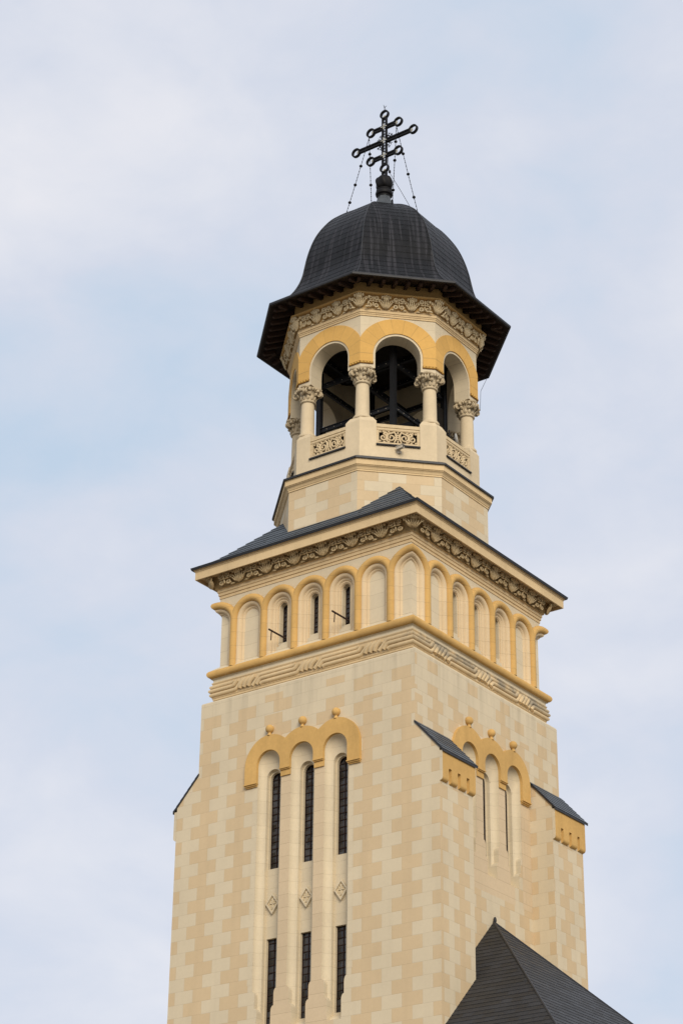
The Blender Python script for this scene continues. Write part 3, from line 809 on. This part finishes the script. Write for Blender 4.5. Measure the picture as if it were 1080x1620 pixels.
# ---- belfry base
mb = MB(); ring_profile(mb, [(3.03, 34.40), (3.03, 34.90), (2.3, 34.90)], 8); mb.build('belfry_plinth', M_PLIN, T)
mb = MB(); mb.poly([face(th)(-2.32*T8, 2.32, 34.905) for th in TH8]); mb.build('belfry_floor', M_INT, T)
def V8(k, a): th = TH8[k]; return Vector(face(th)(a*T8, a, 0))
def AXC(k): return V8(k, 2.67)
for k in range(8):
    F0 = face(TH8[k]); F1 = face(TH8[(k+1) % 8])
    a = 3.03
    plan = [Vector(F0(.705, a, 0)), V8(k, a), Vector(F1(-.705, a, 0)), Vector(F1(-.705, 2.38, 0)), V8(k, 2.38), Vector(F0(.705, 2.38, 0))]
    ax = AXC(k)
    mb = MB()
    lv = [(34.90, 1.0), (35.79, 1.0), (35.80, .985), (35.965, .74)]
    rings = [[(ax.x+(p.x-ax.x)*s, ax.y+(p.y-ax.y)*s, z) for p in plan] for z, s in lv]
    for r0, r1 in zip(rings, rings[1:]): mb.quad_strip(r0, r1, 0, True)
    mb.poly(rings[-1])
    mb.build('pedestal', M_PLIN, T)
    # black drip strip + balustrade panel
    st = MB(); F = F0; st.th = TH8[k]
    st.prism([(-.715, 34.905), (.715, 34.905), (.715, 34.965), (-.715, 34.965)], [], lambda u, z: F(u, 2.9, z), lambda u, z: F(u, 3.10-(z-34.905)*.5, z))
    st.build('drip_strip', M_EDGE, T)
    p = MB(); p.th = TH8[k]
    p.prism([(-.70, 34.97), (.70, 34.97), (.70, 35.70), (-.70, 35.70)], [[(-.62, 35.055), (.62, 35.055), (.62, 35.475), (-.62, 35.475)]], lambda u, z: F(u, 2.86, z), lambda u, z: F(u, 3.0, z), back=True)
    p.prism([(-.70, 35.585), (.70, 35.585), (.70, 35.70), (-.70, 35.70)], [], lambda u, z: F(u, 3.0, z), lambda u, z: F(u, 3.022, z))
    p.prism([(-.70, 35.50), (.70, 35.50), (.70, 35.53), (-.70, 35.53)], [], lambda u, z: F(u, 3.0, z), lambda u, z: F(u, 3.012, z))
    pn = p.build('balustrade_panel', M_LACE, T)
    bb = MB(); bb.prism([(-.70, 34.92), (.70, 34.92), (.70, 35.60), (-.70, 35.60)], [], lambda u, z: F(u, 2.80, z), lambda u, z: F(u, 2.84, z), back=True); bb.build('added_sky_screen', M_INT, pn)  # added dark board, keeps bright sky from showing through the scrollwork holes
    sc = MB(); zc = 35.265; D = 2.965; nrm = Vector((math.cos(TH8[k]), math.sin(TH8[k]), 0))
    def spiral(cu, cz, r0, a0, turns, sg, w0=.038):
        n = int(20*turns); pts = []; rs = []
        for i in range(n+1):
            t = i/n; rad = r0*(1-.72*t); an = a0+sg*turns*2*PI*t
            pts.append(F(cu+rad*math.cos(an), D, cz+rad*math.sin(an))); rs.append(w0*(1-.35*t))
        sc.tube(pts, rs, 7, 0, ref=nrm); sc.ell(pts[-1], Vector(F(.036, 0, 0)), Vector(F(0, .04, 0)), Vector((0, 0, .036)), 8, 5)
    for s in (-1, 1):
        spiral(s*.475, zc-.03, .125, PI/2 if s > 0 else PI/2, 1.25, s)
        spiral(s*.215, zc-.01, .150, PI/2, 1.3, -s)
        sc.tube([F(s*.475, D, zc+.095), F(s*.40, D, zc+.17), F(s*.34, D, zc+.10), F(s*.345, D, zc-.02), F(s*.36, D, zc-.17)], [.034, .040, .040, .038, .026], 7, 0, ref=nrm)
        sc.tube([F(s*.215, D, zc+.14), F(s*.12, D, zc+.19), F(s*.06, D, zc+.10), F(s*.05, D, zc-.05), F(s*.12, D, zc-.19)], [.034, .038, .038, .036, .026], 7, 0, ref=nrm)
        for (a, b) in ((.58, .17), (.59, -.16), (.30, .18), (.30, -.17), (.47, .18), (.44, -.19)):
            sc.ell(F(s*a, D, zc+b), Vector(F(.055, 0, 0)), Vector(F(0, .035, 0)), Vector((0, 0, .038)), 7, 4)
    sc.box(F(0, D, zc), (.02, .02, .02))
    for b in (-.07, 0, .07): sc.bar(F(-.10, D, zc+b), F(.10, D, zc+b), .04, .035, 0, upv=tuple(nrm))
    sc.ell(F(0, D, zc+.16), Vector(F(.035, 0, 0)), Vector(F(0, .035, 0)), Vector((0, 0, .06)), 7, 4)
    sc.ell(F(0, D, zc-.16), Vector(F(.035, 0, 0)), Vector(F(0, .035, 0)), Vector((0, 0, .06)), 7, 4)
    sc.build('scrollwork', M_LACE, pn, smooth=60)
    # column
    cb = MB(); c0 = (ax.x, ax.y, 0)
    cb.lathe([(.245, 36.09), (.232, 36.13), (.228, 36.6), (.222, 37.0), (.212, 37.25)], c0, 28)
    colo = cb.build('column', M_PLIN, T, smooth=40)
    bs = MB(); bs.lathe([(.30, 35.95), (.315, 35.98), (.312, 36.02), (.285, 36.045), (.265, 36.06), (.27, 36.075), (.258, 36.095), (.245, 36.10)], c0, 28)
    bs.build('column_base', M_PLIN, colo, smooth=50)
    cp = MB(); radial = math.atan2(ax.y, ax.x)
    cp.lathe([(.212, 37.235), (.255, 37.25), (.272, 37.275), (.262, 37.305), (.235, 37.32), (.235, 37.34), (.255, 37.45), (.30, 37.60), (.36, 37.70)], c0, 24, 0)
    # abacus with concave sides
    def abz(z, sc_): 
        pts = []
        for i in range(24):
            an = radial+PI/4+i*2*PI/24; q = (i % 6)/6; e = abs(math.cos(2*(an-radial-PI/4)))
            rad = (.36+.12*e**2)*sc_
            pts.append((ax.x+rad*math.cos(an), ax.y+rad*math.sin(an), z))
        return pts
    A0, A1, A2 = abz(37.69, .93), abz(37.715, 1.0), abz(37.76, 1.0)
    cp.quad_strip(A0, A1, 0, True); cp.quad_strip(A1, A2, 0, True); cp.poly(A2); cp.poly(A0[::-1])
    for j in range(12):        # leaf ring
        an = radial+j*PI/6; dr = Vector((math.cos(an), math.sin(an), 0)); tg = Vector((-dr.y, dr.x, 0))
        cp.ell(Vector((ax.x, ax.y, 37.41))+dr*.262, tg*.050, dr*.030+Vector((0, 0, .01)), Vector((0, 0, .075))+dr*.018, 6, 5)
    for j in range(8):
        an = radial+(j+.5)*PI/4; dr = Vector((math.cos(an), math.sin(an), 0)); tg = Vector((-dr.y, dr.x, 0))
        cp.ell(Vector((ax.x, ax.y, 37.535))+dr*.325, tg*.065, dr*.045, Vector((0, 0, .06))+dr*.03, 6, 5)
        cp.ell(Vector((ax.x, ax.y, 37.625))+dr*.375, tg*.060, dr*.055, Vector((0, 0, .040)), 6, 5)
    for j in range(4):         # corner volutes
        an = radial+PI/4+j*PI/2; dr = Vector((math.cos(an), math.sin(an), 0)); tg = Vector((-dr.y, dr.x, 0)); cc = Vector((ax.x, ax.y, 37.575))+dr*.395
        for s in (-1, 1):
            pts = [cc+tg*(s*.045)+dr*((.098*(1-.75*i/18))*math.cos(PI/2-i*.62))+Vector((0, 0, (.098*(1-.75*i/18))*math.sin(PI/2-i*.62))) for i in range(19)]
            cp.tube(pts, .026, 6)
        cp.ell(cc, dr*.075, tg*.075, Vector((0, 0, .075)), 8, 6)
    for j in range(4):         # middle leaf and knobs on every side
        an = radial+j*PI/2; dr = Vector((math.cos(an), math.sin(an), 0)); tg = Vector((-dr.y, dr.x, 0)); c1 = Vector((ax.x, ax.y, 37.69))+dr*.375
        for s in (-1, 0, 1): cp.ell(c1+tg*(s*.045)+Vector((0, 0, .05*(s == 0)-.01)), tg*.036+Vector((0, 0, s*.02)), dr*.055, Vector((0, 0, .062)), 6, 5)
        for s in (-1, 1): cp.ell(c1+tg*(s*.16)+Vector((0, 0, -.05))+dr*-.01, tg*.066, dr*.066, Vector((0, 0, .058)), 8, 6)
    cp.build('capital', M_CAP, colo, smooth=60)

# ---- belfry arches
BS, BR, BZ0, BZ1 = 38.30, .75, 37.765, 39.75
def belf_outline(hw, n=22):
    arc = [(BR*math.cos(PI-PI*i/n), BS+BR*math.sin(PI-PI*i/n)) for i in range(n+1)]
    return [(-hw, BZ0), (-BR, BZ0)]+arc+[(BR, BZ0), (hw, BZ0), (hw, BZ1), (-hw, BZ1)], arc
mb = MB()
for th in TH8:
    F = face(th); mb.th = th
    o3, arc = belf_outline(3.0*T8); o2, _ = belf_outline(2.42*T8)
    mb.sheet(o3, [], lambda u, z: F(u, 3.0, z), 0)
    mb.sheet([p if p[1] < BZ1 else (p[0], 40.6) for p in o2], [], lambda u, z: F(u, 2.42, z), 0)
    path = [(-BR, BZ0)]+arc+[(BR, BZ0)]
    mb.quad_strip([F(u, 3.0, z) for u, z in path], [F(u, 2.42, z) for u, z in path], 0)
    for s in (-1, 1): mb.poly([F(s*BR, 3.0, BZ0), F(s*3.0*T8, 3.0, BZ0), F(s*2.42*T8, 2.42, BZ0), F(s*BR, 2.42, BZ0)], 0)
mb.build('belfry_wall', M_BELF, T, smooth=30)
for th in TH8:
    F = face(th); mb = MB(); mb.th = th; RO, RI, D = 1.375, .825, 3.035; hw = D*T8; zb = 37.985
    av = math.acos(hw/RO)
    o = [(-hw, zb)]+[(RO*math.cos(PI-av-(PI-2*av)*i/24), BS+RO*math.sin(PI-av-(PI-2*av)*i/24)) for i in range(25)]+[(hw, zb), (RI, zb)]+[(RI*math.cos(PI*i/24), BS+RI*math.sin(PI*i/24)) for i in range(25)]+[(-RI, zb)]
    mb.sheet(o, [], lambda u, z: F(u, D, z))
    def dn(u, z): k = 3.0*T8/hw if abs(abs(u)-hw) < 1e-4 else 1; return F(u*k, 3.0, z)
    mb.quad_strip([dn(*p) for p in o], [F(p[0], D, p[1]) for p in o], 0, True)
    av_o = mb.build('archivolt', M_ARCV, T, smooth=25)
    for s in (-1, 1):
        gb = MB(); gb.th = th
        a, b = sorted((s*(RI-.01), s*hw))
        gb.prism([(a, 37.905), (b, 37.905), (b, 37.983), (a, 37.983)], [], lambda u, z: F(u, 3.001, z), lambda u, z: F(u, 3.045, z))
        for q in range(4):
            cu = s*(RI+.045+q*.108)
            gb.ell(F(cu, 3.05, 37.944), Vector(F(.045, 0, 0)), Vector(F(0, .018, 0)), Vector((0, 0, .024)), 6, 4, 1)
        gb.build('beaded_edge', [M_GOLDD, M_GOLD], av_o)
mb = MB(); ring_profile(mb, [(3.0, 39.72), (3.03, 39.722), (3.03, 39.775), (3.04, 39.785), (3.05, 39.787), (3.05, 39.825), (3.062, 39.835), (3.075, 39.84), (3.075, 39.92), (3.085, 39.93), (3.05, 39.94), (3.06, 40.0), (3.13, 40.34), (3.20, 40.40), (3.33, 40.40), (3.34, 40.405), (3.34, 40.455), (3.18, 40.47), (3.18, 41.0)], 8, mats=[0]*11+[1]*7)
mb.build('belfry_cornice', [M_CORN, stone('upper_ochre', (.50, .31, .115), H=90, z0=-3, L2=60, vj=False)], T, smooth=30)
for th in TH8:
    F = face(th); mb = MB(); pitch = 3.12*2*T8/6
    for k in range(6): 
        u = -3.12*T8+pitch*(k+.5)
        # alternate so that a fan sits on every corner
    for k in range(-3, 4):
        u = k*pitch
        if abs(k) == 3: continue
        (motif_cross if k % 2 == 0 else motif_fan)(mb, F, u, pitch*(1.30 if k % 2 == 0 else 1.30), .45, 39.94, 3.09, .15)
    cF = lambda u, d, z, th=th: (math.cos(th+PI/8)*d/math.cos(PI/8)-math.sin(th+PI/8)*u, math.sin(th+PI/8)*d/math.cos(PI/8)+math.cos(th+PI/8)*u, z)
    motif_fan(mb, cF, 0, pitch*1.35, .46, 39.94, 3.09, .14)
    mb.build('carved_frieze', M_CARV2, T, smooth=70)

# ---- eaves and dome
mb = MB(); ring_profile(mb, [(4.06, 40.60), (3.16, 40.90)], 8); mb.build('soffit', M_WOOD, T)
for th in TH8:
    F = face(th)
    for k in range(8):
        u = (k-3.5)*.412
        d_in = max(3.19, abs(u)/T8*1.0+.02) if abs(u) > 3.19*T8 else 3.19
        r_ = MB()
        zf = lambda d: 40.60+(4.06-d)*(.30/.90)
        w2 = .05
        pr = [(3.93, zf(3.93)-.005), (3.93, zf(3.93)-.07), (3.86, zf(3.86)-.135), (d_in, zf(d_in)-.15), (d_in, zf(d_in)-.005)]
        A = [F(u-w2, d, z) for d, z in pr]; B_ = [F(u+w2, d, z) for d, z in pr]
        r_.poly(A); r_.poly(B_[::-1]); r_.quad_strip(A, B_, 0, True)
        r_.build('rafter', M_WOOD2, T)
DP = [(4.085, 40.675), (3.80, 40.84), (3.50, 41.10), (3.30, 41.37), (3.16, 41.62), (3.04, 41.90), (2.95, 42.2), (2.885, 42.55), (2.81, 42.95), (2.71, 43.35), (2.58, 43.75), (2.42, 44.12), (2.20, 44.50), (1.94, 44.87), (1.66, 45.16), (1.36, 45.43), (1.03, 45.68), (.68, 45.90), (.40, 46.07)]
# smooth the profile
def cr_(p0, p1, p2, p3, t): return tuple(.5*((2*p1[i])+(-p0[i]+p2[i])*t+(2*p0[i]-5*p1[i]+4*p2[i]-p3[i])*t*t+(-p0[i]+3*p1[i]-3*p2[i]+p3[i])*t**3) for i in (0, 1))
DPS = []
for i in range(len(DP)-1):
    for t in (0, .33, .66): DPS.append(cr_(DP[max(0, i-1)], DP[i], DP[i+1], DP[min(len(DP)-1, i+2)], t))
DPS.append(DP[-1])
mb = MB(); ring_profile(mb, resample(DPS, .275), 8, arclen=True); dome = mb.build('dome', M_DOME, T, smooth=14)
for k in range(8):
    mb = MB(); mb.tube([V8(k, a)+Vector((0, 0, z)) for a, z in DPS], .022, 6); mb.build('ridge_seam', M_EDGE, dome, smooth=60)
mb = MB(); ring_profile(mb, [(4.05, 40.60), (4.08, 40.59), (4.115, 40.60), (4.125, 40.645), (4.115, 40.685), (4.08, 40.69)], 8); mb.build('gutter', M_EDGE, dome)
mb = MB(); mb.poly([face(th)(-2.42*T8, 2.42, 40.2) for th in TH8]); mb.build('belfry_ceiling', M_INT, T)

# finial
CX = Vector((0, 0, 0))
mb = MB()
mb.lathe([(.50, 46.0), (.44, 46.10), (.36, 46.25), (.27, 46.45), (.225, 46.62)], (0, 0, 0), 8)
mb.lathe([(.225, 46.60), (.24, 46.66), (.30, 46.70), (.315, 46.76), (.30, 46.83), (.27, 46.87), (.285, 46.91), (.25, 46.95), (.17, 46.99)], (0, 0, 0), 20, 1)
def twist(a, z): return 1+.075*math.sin(6*a+ (z-47.0)*7.5)
mb.lathe([(.17, 46.97), (.23, 46.99), (.275, 47.05), (.30, 47.13), (.31, 47.23), (.305, 47.32), (.275, 47.40), (.21, 47.46), (.13, 47.49), (.10, 47.56)], (0, 0, 0), 48, 1, mod=twist)
mb.build('finial', [M_LEAD, M_IRON], T, smooth=40).location = (.045, .03, 0)

# triple barred cross in the plane of the front wall
cr_o = MB()
def rail(a, b, wd):
    """two rails with rungs between, along a->b in the xz plane"""
    a = Vector(a); b = Vector(b); d = (b-a).normalized(); nx = Vector((0, 1, 0)).cross(d)
    for s in (-1, 1): cr_o.bar(a+nx*(s*wd), b+nx*(s*wd), .052, .10, 0, upv=tuple(nx.cross(d)))
    n = int((b-a).length/.125)
    for i in range(n):
        p = a.lerp(b, (i+.5)/n); cr_o.bar(p-nx*wd, p+nx*wd, .028, .028, 0)
rail((0, 0, 47.48), (0, 0, 47.74), .075); rail((0, 0, 48.05), (0, 0, 50.10), .075)
for z, L in ((49.69, .60), (49.08, 1.25), (48.43, .60)):
    for s in (-1, 1): rail((s*.09, 0, z), (s*(L-.14), 0, z), .055)
for z in (49.69, 49.08, 48.43):        # bright small crosses at the crossings
    cr_o.bar((-.12, -.065, z), (.12, -.065, z), .035, .03, 1); cr_o.bar((0, -.065, z-.12), (0, -.065, z+.12), .035, .03, 1)
for k in range(16):                    # lacy rays behind the middle crossing
    a = (k+.5)*PI/8
    if abs(math.cos(a)) > .97 or abs(math.sin(a)) > .97: continue
    ca, sa = math.cos(a), math.sin(a); r1 = .40 if k % 2 else .33
    cr_o.bar((ca*.08, .02, 49.08+sa*.08), (ca*r1, .02, 49.08+sa*r1), .018, .018, 0)
    for q in (.22, .31):
        for s in (-1, 1): cr_o.bar((ca*q, .02, 49.08+sa*q), (ca*q+(ca*.06-s*sa*.05), .02, 49.08+sa*q+(sa*.06+s*ca*.05)), .016, .016, 0)
cro = cr_o.build('cross', [M_IRON, M_SILV], T); cro.location = (.055, .035, 0)
def ringend(cx, cz, dx, dz):
    m = MB(); m2 = []
    n = 28
    A = [[], [], [], []]
    for i in range(n):
        a = 2*PI*i/n
        for j, (r, y) in enumerate(((.185, -.05), (.185, .05), (.135, .05), (.135, -.05))): A[j].append((cx+r*math.cos(a), y, cz+r*math.sin(a)))
    for j in range(4): m.quad_strip(A[j], A[(j+1) % 4], 0, True)
    # small palmette inside
    for s in (-1, 0, 1):
        ang = math.atan2(dz, dx)+PI+s*.7
        m.ell((cx+dx*-.02+math.cos(ang)*.06, 0, cz+dz*-.02+math.sin(ang)*.06), (math.cos(ang)*.07, 0, math.sin(ang)*.07), (-math.sin(ang)*.022, 0, math.cos(ang)*.022), (0, .02, 0), 6, 4, 1)
    m.build('end_ring', [M_IRON, M_SILV], cro, smooth=40)
ringend(0, 50.26, 0, 1); ringend(0, 47.89, 0, 1)
for z, L in ((49.69, .60), (49.08, 1.25), (48.43, .60)):
    for s in (-1, 1): ringend(s*L, z, s, 0)
mb = MB(); mb.bar((0, 0, 50.44), (0, 0, 50.62), .02, .02)
for a in (.5, 2.6, 4.7): mb.bar((0, 0, 50.58), (.07*math.cos(a), .07*math.sin(a), 50.66), .012, .012)
mb.build('lightning_rod', M_IRON, cro)

# chains from the upper bar to the dome
def chain(a, b, beads):
    a = Vector(a); b = Vector(b); L = (b-a).length; n = int(L/.075); m = MB()
    d = (b-a).normalized(); x = d.orthogonal().normalized(); y = d.cross(x)
    for i in range(n):
        p = a.lerp(b, (i+.5)/n)+Vector((0, 0, -.05*math.sin(PI*(i+.5)/n)))
        m.ell(p, x*(.020 if i % 2 else .012), y*(.012 if i % 2 else .020), d*.036, 5, 4)
    m.tube([a.lerp(b, i/8)+Vector((0, 0, -.05*math.sin(PI*i/8))) for i in range(9)], .007, 4)
    c = m.build('stay_chain', M_IRON, T)
    for t in beads:
        p = a.lerp(b, t)+Vector((0, 0, -.05*math.sin(PI*t))); q = MB(); q.ell(p, (.062, 0, 0), (0, .062, 0), (0, 0, .05), 12, 8); q.build('chain_ball', M_IRON, c, smooth=80)
for sx in (-1, 1):
    chain((sx*.6, 0, 49.50), (sx*1.05, -.9, 45.46), (.33, .55, .76) if sx < 0 else (.20, .44, .83))
    chain((sx*.6, 0, 49.50), (sx*1.05, .9, 45.46), (.15, .43, .70) if sx < 0 else (.27, .47, .70))
    m = MB(); m.bar((sx*1.05, -.9, 45.40), (sx*1.02, -.87, 45.62), .05, .05); m.bar((sx*1.05, .9, 45.40), (sx*1.02, .87, 45.62), .05, .05); m.build('chain_anchor', M_IRON, T)
for c, e in (((-1.1, 0, 45.70), 0), ((0, .98, 45.80), 0)):
    m = MB(); m.box(c, (.08, .08, .07)); m.box((c[0], c[1], c[2]+.085), (.11, .11, .015)); m.build('roof_vent', M_EDGE, T)
# lightning conductor wire
m = MB(); m.tube([(.12, .1, 49.0), (.16, .12, 48.2), (.2, .15, 47.7), (.45, .5, 47.0), (.95, 1.05, 45.6)], .009, 4); m.tube([Vector((1.68, 4.05, 40.6)), Vector((1.8, 3.4, 39.7)), Vector((2.2, 2.7, 38.45))], .007, 4)
m.box((.2, .15, 47.75), (.03, .03, .05)); m.build('lightning_wire', M_IRON, T)

# ------------------------------------------------------------------ things in the belfry
bf = empty('bell_frame', (0, 0, 34.95), 'black riveted steel bell frame standing inside the belfry behind the columns', 'bell frame')  # steel bell frame; its posts, beams and braces follow
def loc(p): return (p[0], p[1], p[2]-34.95)
s = 1.5
for x in (-s, s):
    for y in (-s, s):
        m = MB(); m.box(loc((x, y, 37.5)), (.07, .016, 2.5)); m.box(loc((x, y-.07, 37.5)), (.085, .012, 2.5)); m.box(loc((x, y+.07, 37.5)), (.085, .012, 2.5))
        m.build('post', M_STEEL, bf)
def beam(a, b, w_=.09, h=.15):
    m = MB(); m.bar(loc(a), loc(b), .025, h); a = Vector(loc(a)); b = Vector(loc(b))
    m.bar(a+Vector((0, 0, h/2)), b+Vector((0, 0, h/2)), w_, .02); m.bar(a-Vector((0, 0, h/2)), b-Vector((0, 0, h/2)), w_, .02)
    n = int((b-a).length/.3)
    for i in range(1, n): 
        p = a.lerp(b, i/n); m.ell(p+Vector((.02, -.02, 0)), (.014, 0, 0), (0, .014, 0), (0, 0, .014), 6, 4, 1)
    m.build('beam', [M_STEEL, M_GREY], bf)
for z in (36.9, 38.6, 39.8):
    for y in (-s, s): beam((-s, y, z), (s, y, z))
    for x in (-s, s): beam((x, -s, z), (x, s, z))
beam((0, -s, 38.5), (0, s, 38.5), .12, .2); beam((-s, 0, 39.6), (s, 0, 39.6), .12, .2)
m = MB(); m.bar(loc((-s+.1, -s, 35.2)), loc((-.4, -s, 36.85)), .09, .06); m.build('brace', M_STEEL, bf)
m = MB(); m.bar(loc((s, s-.1, 35.2)), loc((s, .1, 36.85)), .09, .06); m.build('brace', M_STEEL, bf)
m = MB(); m.box(loc((s+.02, .98, 37.5)), (.02, .48, .62)); m.build('added_sky_blocker', M_INT, bf)  # added dark board, blocks a slit of bright sky beside the post
def bell(x, y, z, r, label):
    e = empty('bell', (x, y, z), label, 'bell')
    m = MB(); pr = [(1.0, 0), (1.02, .05), (.93, .14), (.80, .34), (.68, .62), (.60, .92), (.56, 1.15), (.48, 1.27), (.30, 1.36), (.12, 1.40), (.001, 1.41)]
    m.lathe([(a*r, b*r) for a, b in pr], (0, 0, 0), 28); m.lathe([(.95*r, 0), (.8*r, .3*r), (.55*r, .9*r), (.001, 1.2*r)], (0, 0, 0), 28)
    m.build('bell_body', M_BRONZE, e, smooth=40)
    m = MB(); m.bar((-1.0*r, 0, 1.5*r), (1.0*r, 0, 1.5*r), .2*r, .25*r); m.tube([(-.15*r, 0, 1.38*r), (-.15*r, 0, 1.5*r)], .04, 8); m.tube([(.15*r, 0, 1.38*r), (.15*r, 0, 1.5*r)], .04, 8); m.build('yoke', M_STEEL, e)
    m = MB(); m.tube([(0, 0, 1.0*r), (0, 0, .1*r)], .03, 8); m.ell((0, 0, .02*r), (.12*r, 0, 0), (0, .12*r, 0), (0, 0, .14*r), 10, 8); m.build('clapper', M_STEEL, e, smooth=60)
bell(-.75, -.85, 36.15, .48, 'dark bronze bell hanging behind the left column of the belfry')
bell(.75, .05, 36.0, .70, 'larger dim bell hanging deep inside the middle belfry arch')

# security camera on the plinth under the middle balustrade
F = face(-PI/4)
e = empty('security_camera', F(0.03, 3.03, 34.70), 'small beige security camera on the plinth below the middle balustrade panel', 'security camera')
base = Vector(F(0.03, 3.03, 34.70))
n_ = Vector((math.cos(-PI/4), math.sin(-PI/4), 0)); t_ = Vector((-n_.y, n_.x, 0))
m = MB(); m.bar(Vector((0, 0, .0)), n_*.16+Vector((0, 0, .03)), .03, .03); m.box(n_*.01, (.05, .05, .05)); m.build('bracket', M_GREY, e)
rot = Matrix((tuple((n_*.8+t_*.6).normalized()), tuple((t_*.8-n_*.6).normalized()), (0, 0, 1))).transposed()
m = MB(); m.box(n_*.20+Vector((0, 0, .08)), (.13, .052, .048), 0, rot); m.box(n_*.20+Vector((0, 0, .135)), (.16, .066, .008), 0, rot); m.build('housing', M_GREY, e)
m = MB(); m.ell(n_*.20+Vector((0, 0, .08))+(n_*.8+t_*.6).normalized()*.13, (.03, 0, 0), (0, .03, 0), (0, 0, .03), 8, 6); m.build('lens', M_IRON, e)

# satellite dish behind the right balustrade
e = empty('satellite_dish', (2.72, -.20, 35.55), 'white satellite dish seen edge-on above the right balustrade beside a column', 'satellite dish')
ddir = Vector((.72, .62, .18)).normalized(); xx = ddir.cross(Vector((0, 0, 1))).normalized(); yy = xx.cross(ddir)
m = MB(); rings = []
cc = Vector((.12, .38, .45))
for (r_, h) in ((.001, -.05), (.07, -.044), (.13, -.025), (.18, .0), (.19, .01), (.185, .0), (.13, -.035), (.07, -.055), (.001, -.062)):
    rings.append([cc+ddir*h+xx*(r_*math.cos(2*PI*k/24))+yy*(r_*1.1*math.sin(2*PI*k/24)) for k in range(24)])
for a, b in zip(rings, rings[1:]): m.quad_strip(a, b, 0, True)
m.build('dish', M_WHITE, e, smooth=50)
m = MB(); m.tube([(0, .16, -.6), (0, .16, .74)], .026, 8); m.bar((0, .16, .36), cc-ddir*.05, .045, .045); m.build('mast', M_STEEL, e)
m = MB(); m.tube([(.0, -.16, -.55), (.0, -.16, .50)], .012, 6); m.tube([(0, -.16, .50), (0, .40, .56)], .014, 6); m.tube([(.0+.09*math.cos(a), -.10+.09*math.sin(a)*1.0, .33) for a in [i*PI/8 for i in range(16)]], .012, 6, closed=True); m.build('feed_arm', M_STEEL, e)

# iron arms sticking out of two arcade windows
def arm(x, label):
    e = empty('window_bracket', (x, -3.37, 28.55), label, 'iron bracket', 'rusty iron bracket arms in the arcade windows')
    m = MB(); m.bar((0, .0, 0), (-.02, -1.0, .02), .036, .045); m.build('arm', M_RUST, e)
    m = MB(); m.bar((-.02, -.86, .0), (-.03, -.87, -.30), .022, .022); m.build('hanger', M_RUST, e)
    m = MB(); m.bar((0, -.04, .03), (0, -.04, .24), .05, .05); m.build('upright', M_RUST, e)
arm(-1.12, 'rusty iron arm poking out of the left glazed window of the arcade storey')
arm(1.28, 'rusty iron arm poking out of the glazed arcade window nearest the tower corner')

# small dark hooks on the arcade wall
# ------------------------------------------------------------------ lower slate roof of the church wing
cw = empty('church_wing', (6.3, 0, 0), 'church wing with dark pyramidal slate roof abutting the right side of the tower', 'church building')
ox = -6.3
m = MB()
A = Vector((4.0+ox, 0, 19.60)); E_ = 4.68; ez = 19.60-.975*E_
fl = Vector((4.0+ox, -E_*.972, ez)); fr_ = Vector((4.0+ox+E_, -E_*.972, ez)); br = Vector((4.0+ox+E_, E_*.972, ez)); bl = Vector((4.0+ox, E_*.972, ez))
def tri(a, b, c_, axis):
    L = (ez-19.6)
    m.poly([a, b, c_], 0, [(a[axis], 1.4142*(a[2]-14)), (b[axis], 1.4142*(b[2]-14)), (c_[axis], 1.4142*(c_[2]-14))])
def courses(a, b, c_, axis, step=.21, rise=.011):
    nn_ = (b-a).cross(c_-a).normalized(); nn_ = nn_ if nn_.z > 0 else -nn_
    mid = (b+c_)/2; L = (a-mid).length; n = int(L/step)
    for k in range(n):
        t0, t1 = k/n, (k+1)/n
        l0, l1 = b.lerp(a, t0), c_.lerp(a, t0); h0, h1 = b.lerp(a, t1), c_.lerp(a, t1)
        v = .20*k+.04
        m.poly([l0+nn_*rise, l1+nn_*rise, h1+nn_*.002, h0+nn_*.002], 0, [(l0[axis], v), (l1[axis], v), (h1[axis], v+.15), (h0[axis], v+.15)])
        m.poly([l0, l1, l1+nn_*rise, l0+nn_*rise], 0)
courses(A, fl, fr_, 0); courses(A, fr_, br, 1); courses(A, br, bl, 0)
for a, b in ((fl, fr_), (fr_, br), (br, bl)): m.poly([a, b, b-Vector((0, 0, .12)), a-Vector((0, 0, .12))], 1)
m.poly([fl-Vector((0, 0, .12)), fr_-Vector((0, 0, .12)), br-Vector((0, 0, .12)), bl-Vector((0, 0, .12))], 1)
rf = m.build('roof', [M_SLATE2, M_EDGE], cw)
h_ = MB(); h_.tube([A+Vector((0, 0, .01)), fr_], .035, 6); h_.tube([A, br], .035, 6); h_.ell(A+Vector((.05, 0, .05)), (.05, 0, 0), (0, .05, 0), (0, 0, .1), 8, 6); h_.build('hip_ridge', M_EDGE, rf)
w_ = MB()
w_.poly([(4.85+ox, -4.2, 0), (8.3+ox, -4.2, 0), (8.3+ox, -4.2, ez-.1), (4.85+ox, -4.2, ez-.1)]); w_.poly([(8.3+ox, -4.2, 0), (8.3+ox, 4.2, 0), (8.3+ox, 4.2, ez-.1), (8.3+ox, -4.2, ez-.1)]); w_.poly([(8.3+ox, 4.2, 0), (4.85+ox, 4.2, 0), (4.85+ox, 4.2, ez-.1), (8.3+ox, 4.2, ez-.1)])
w_.build('wall', M_LIGHT, cw)
